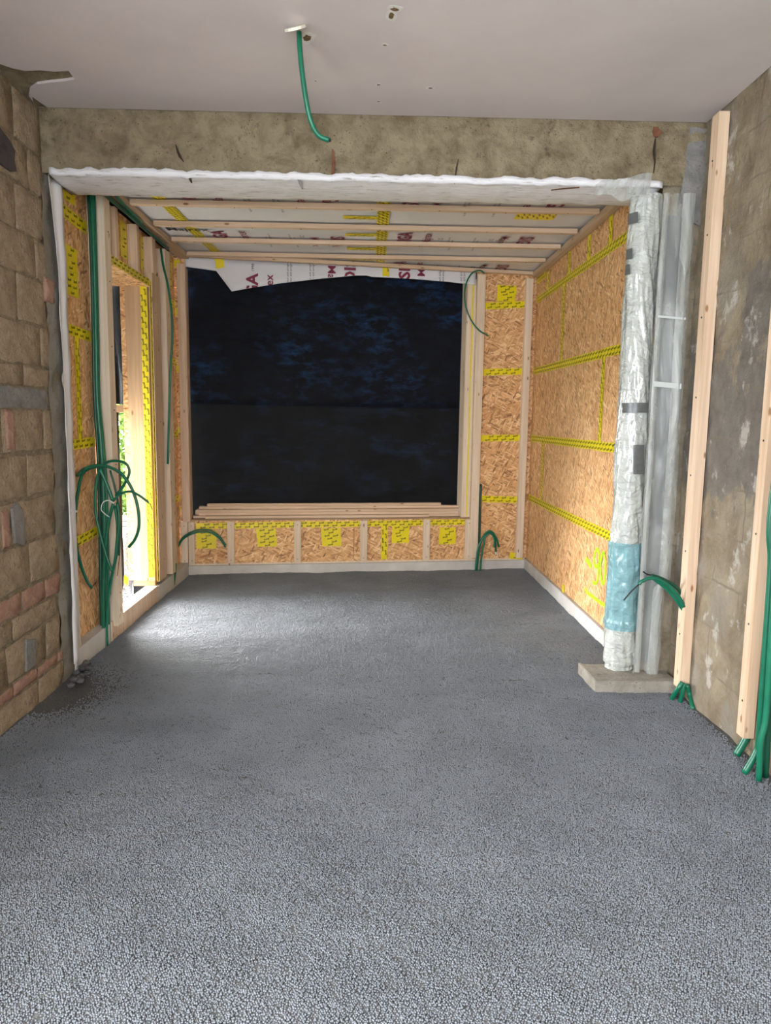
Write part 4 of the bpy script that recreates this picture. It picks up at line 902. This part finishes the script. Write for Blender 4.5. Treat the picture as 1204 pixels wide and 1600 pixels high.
# black edge strip beside the reveal
ef = link('black_edge_film', wavy(5.69, 5.83, -.1, 1.52, lambda y, z: (-2.01-.02*n1(y*10, z*3, 8), y, z)), BLACKF); tag(ef, 'narrow black film edge behind the reveal board', 'plastic film')
# unseen house wall added to cut skylight on the reveal, pale boards and the insulation roll
st(box('wall_sky_blocker', (-9.0, -2.02), (3.55, 3.88), (-.2, 4.2), flat('pale_outside_render', (.42, .40, .36), .9, .2, .1, 4), bev=0), 'unseen house wall added left of the extension to dim the doorway reveal')
WBM = flat('painted_white_board', (.34, .31, .28), .5)
q0, q1 = WY(170, 805, 8.0), WY(212, 831, 8.0)
for i in range(3):
    z = q1.z+(q0.z-q1.z)*i/3; o = box('white_board', (q0.x-.5, q1.x+.3), (8.0+.01*i, 8.10), (z, z+(q0.z-q1.z)/3-.012), WBM, None)
    tag(o, ('lowest', 'middle', 'topmost')[i]+' pale board of the pile outside the doorway', 'board', 'pale boards outside')
st(box('board_trestle', (q0.x-.3, q1.x+.1), (8.0, 8.1), (-.13, q1.z-.002), WBM, bev=0))
A, B = WX(188, 945, -2.05), WX(196, 834, -2.09); r = .085
Z = (B-A).normalized(); X = Z.orthogonal().normalized(); Y = Z.cross(X)
def rf(a, b):
    q = a*6.2832; rr_ = r*(1+.16*(n1(math.cos(q)*3+5, b*7+math.sin(q)*3, 3)-.5)); return A+(B-A)*b+X*math.cos(q)*rr_+Y*math.sin(q)*rr_
o = link('insulation_roll', grid_me(33, 30, rf, 'roll'), SILVER); tag(o, 'silver bubble insulation roll leaning outside the doorway', 'insulation roll')
t0 = WX(196, 908, -1.955); tape(Fr(t0, (0, 1, 0), (0, 0, 1)), (-.04, .03), (.05, -.02), .06, o, px=False, word=False)
# bush
def bush(name, loc, rad, hgt, n, seed, label):
    rs = np.random.default_rng(seed); root = bpy.data.objects.new(name, None); COL.objects.link(root); root.location = loc; root.matrix_world = Matrix.Translation(loc); tag(root, label, 'bush')
    d = rs.normal(size=(n, 3)); d /= np.linalg.norm(d, axis=1)[:, None]; rr_ = rs.uniform(.45, 1, n)**.5
    P = d*rr_[:, None]*np.array([rad, rad, hgt/2])+np.array(loc)+np.array([0, 0, hgt/2+.1]); V = []; Fs = []
    for p in P:
        a = rs.normal(size=3); a /= np.linalg.norm(a); b = np.cross(a, rs.normal(size=3)); b /= np.linalg.norm(b); s_ = rs.uniform(.03, .055); k = len(V)
        V += [p-a*s_, p+b*s_*.5, p+a*s_, p-b*s_*.5]; Fs.append((k, k+1, k+2, k+3))
    f_ = link('foliage', me_from(V, Fs, 'leaves'), LEAF, root); f_['kind'] = 'stuff'
    for k in range(5):
        q = Vector(loc); tube('stem', [q+Vector((rs.normal()*.08, rs.normal()*.08, -.1)), q+Vector((rs.normal()*.2, rs.normal()*.2, hgt*.4)), q+Vector((rs.normal()*.4, rs.normal()*.4, hgt*.8))], .015, PINE, root, 3, 5)
bush('leafy_bush', (-3.75, 10.2, -.12), 1.15, 2.6, 22000, 3, 'bright green bush seen through the doorway'); bush('leafy_bush', (-6.4, 14.2, -.12), 1.9, 4.2, 9000, 4, 'taller green bush farther behind the doorway')
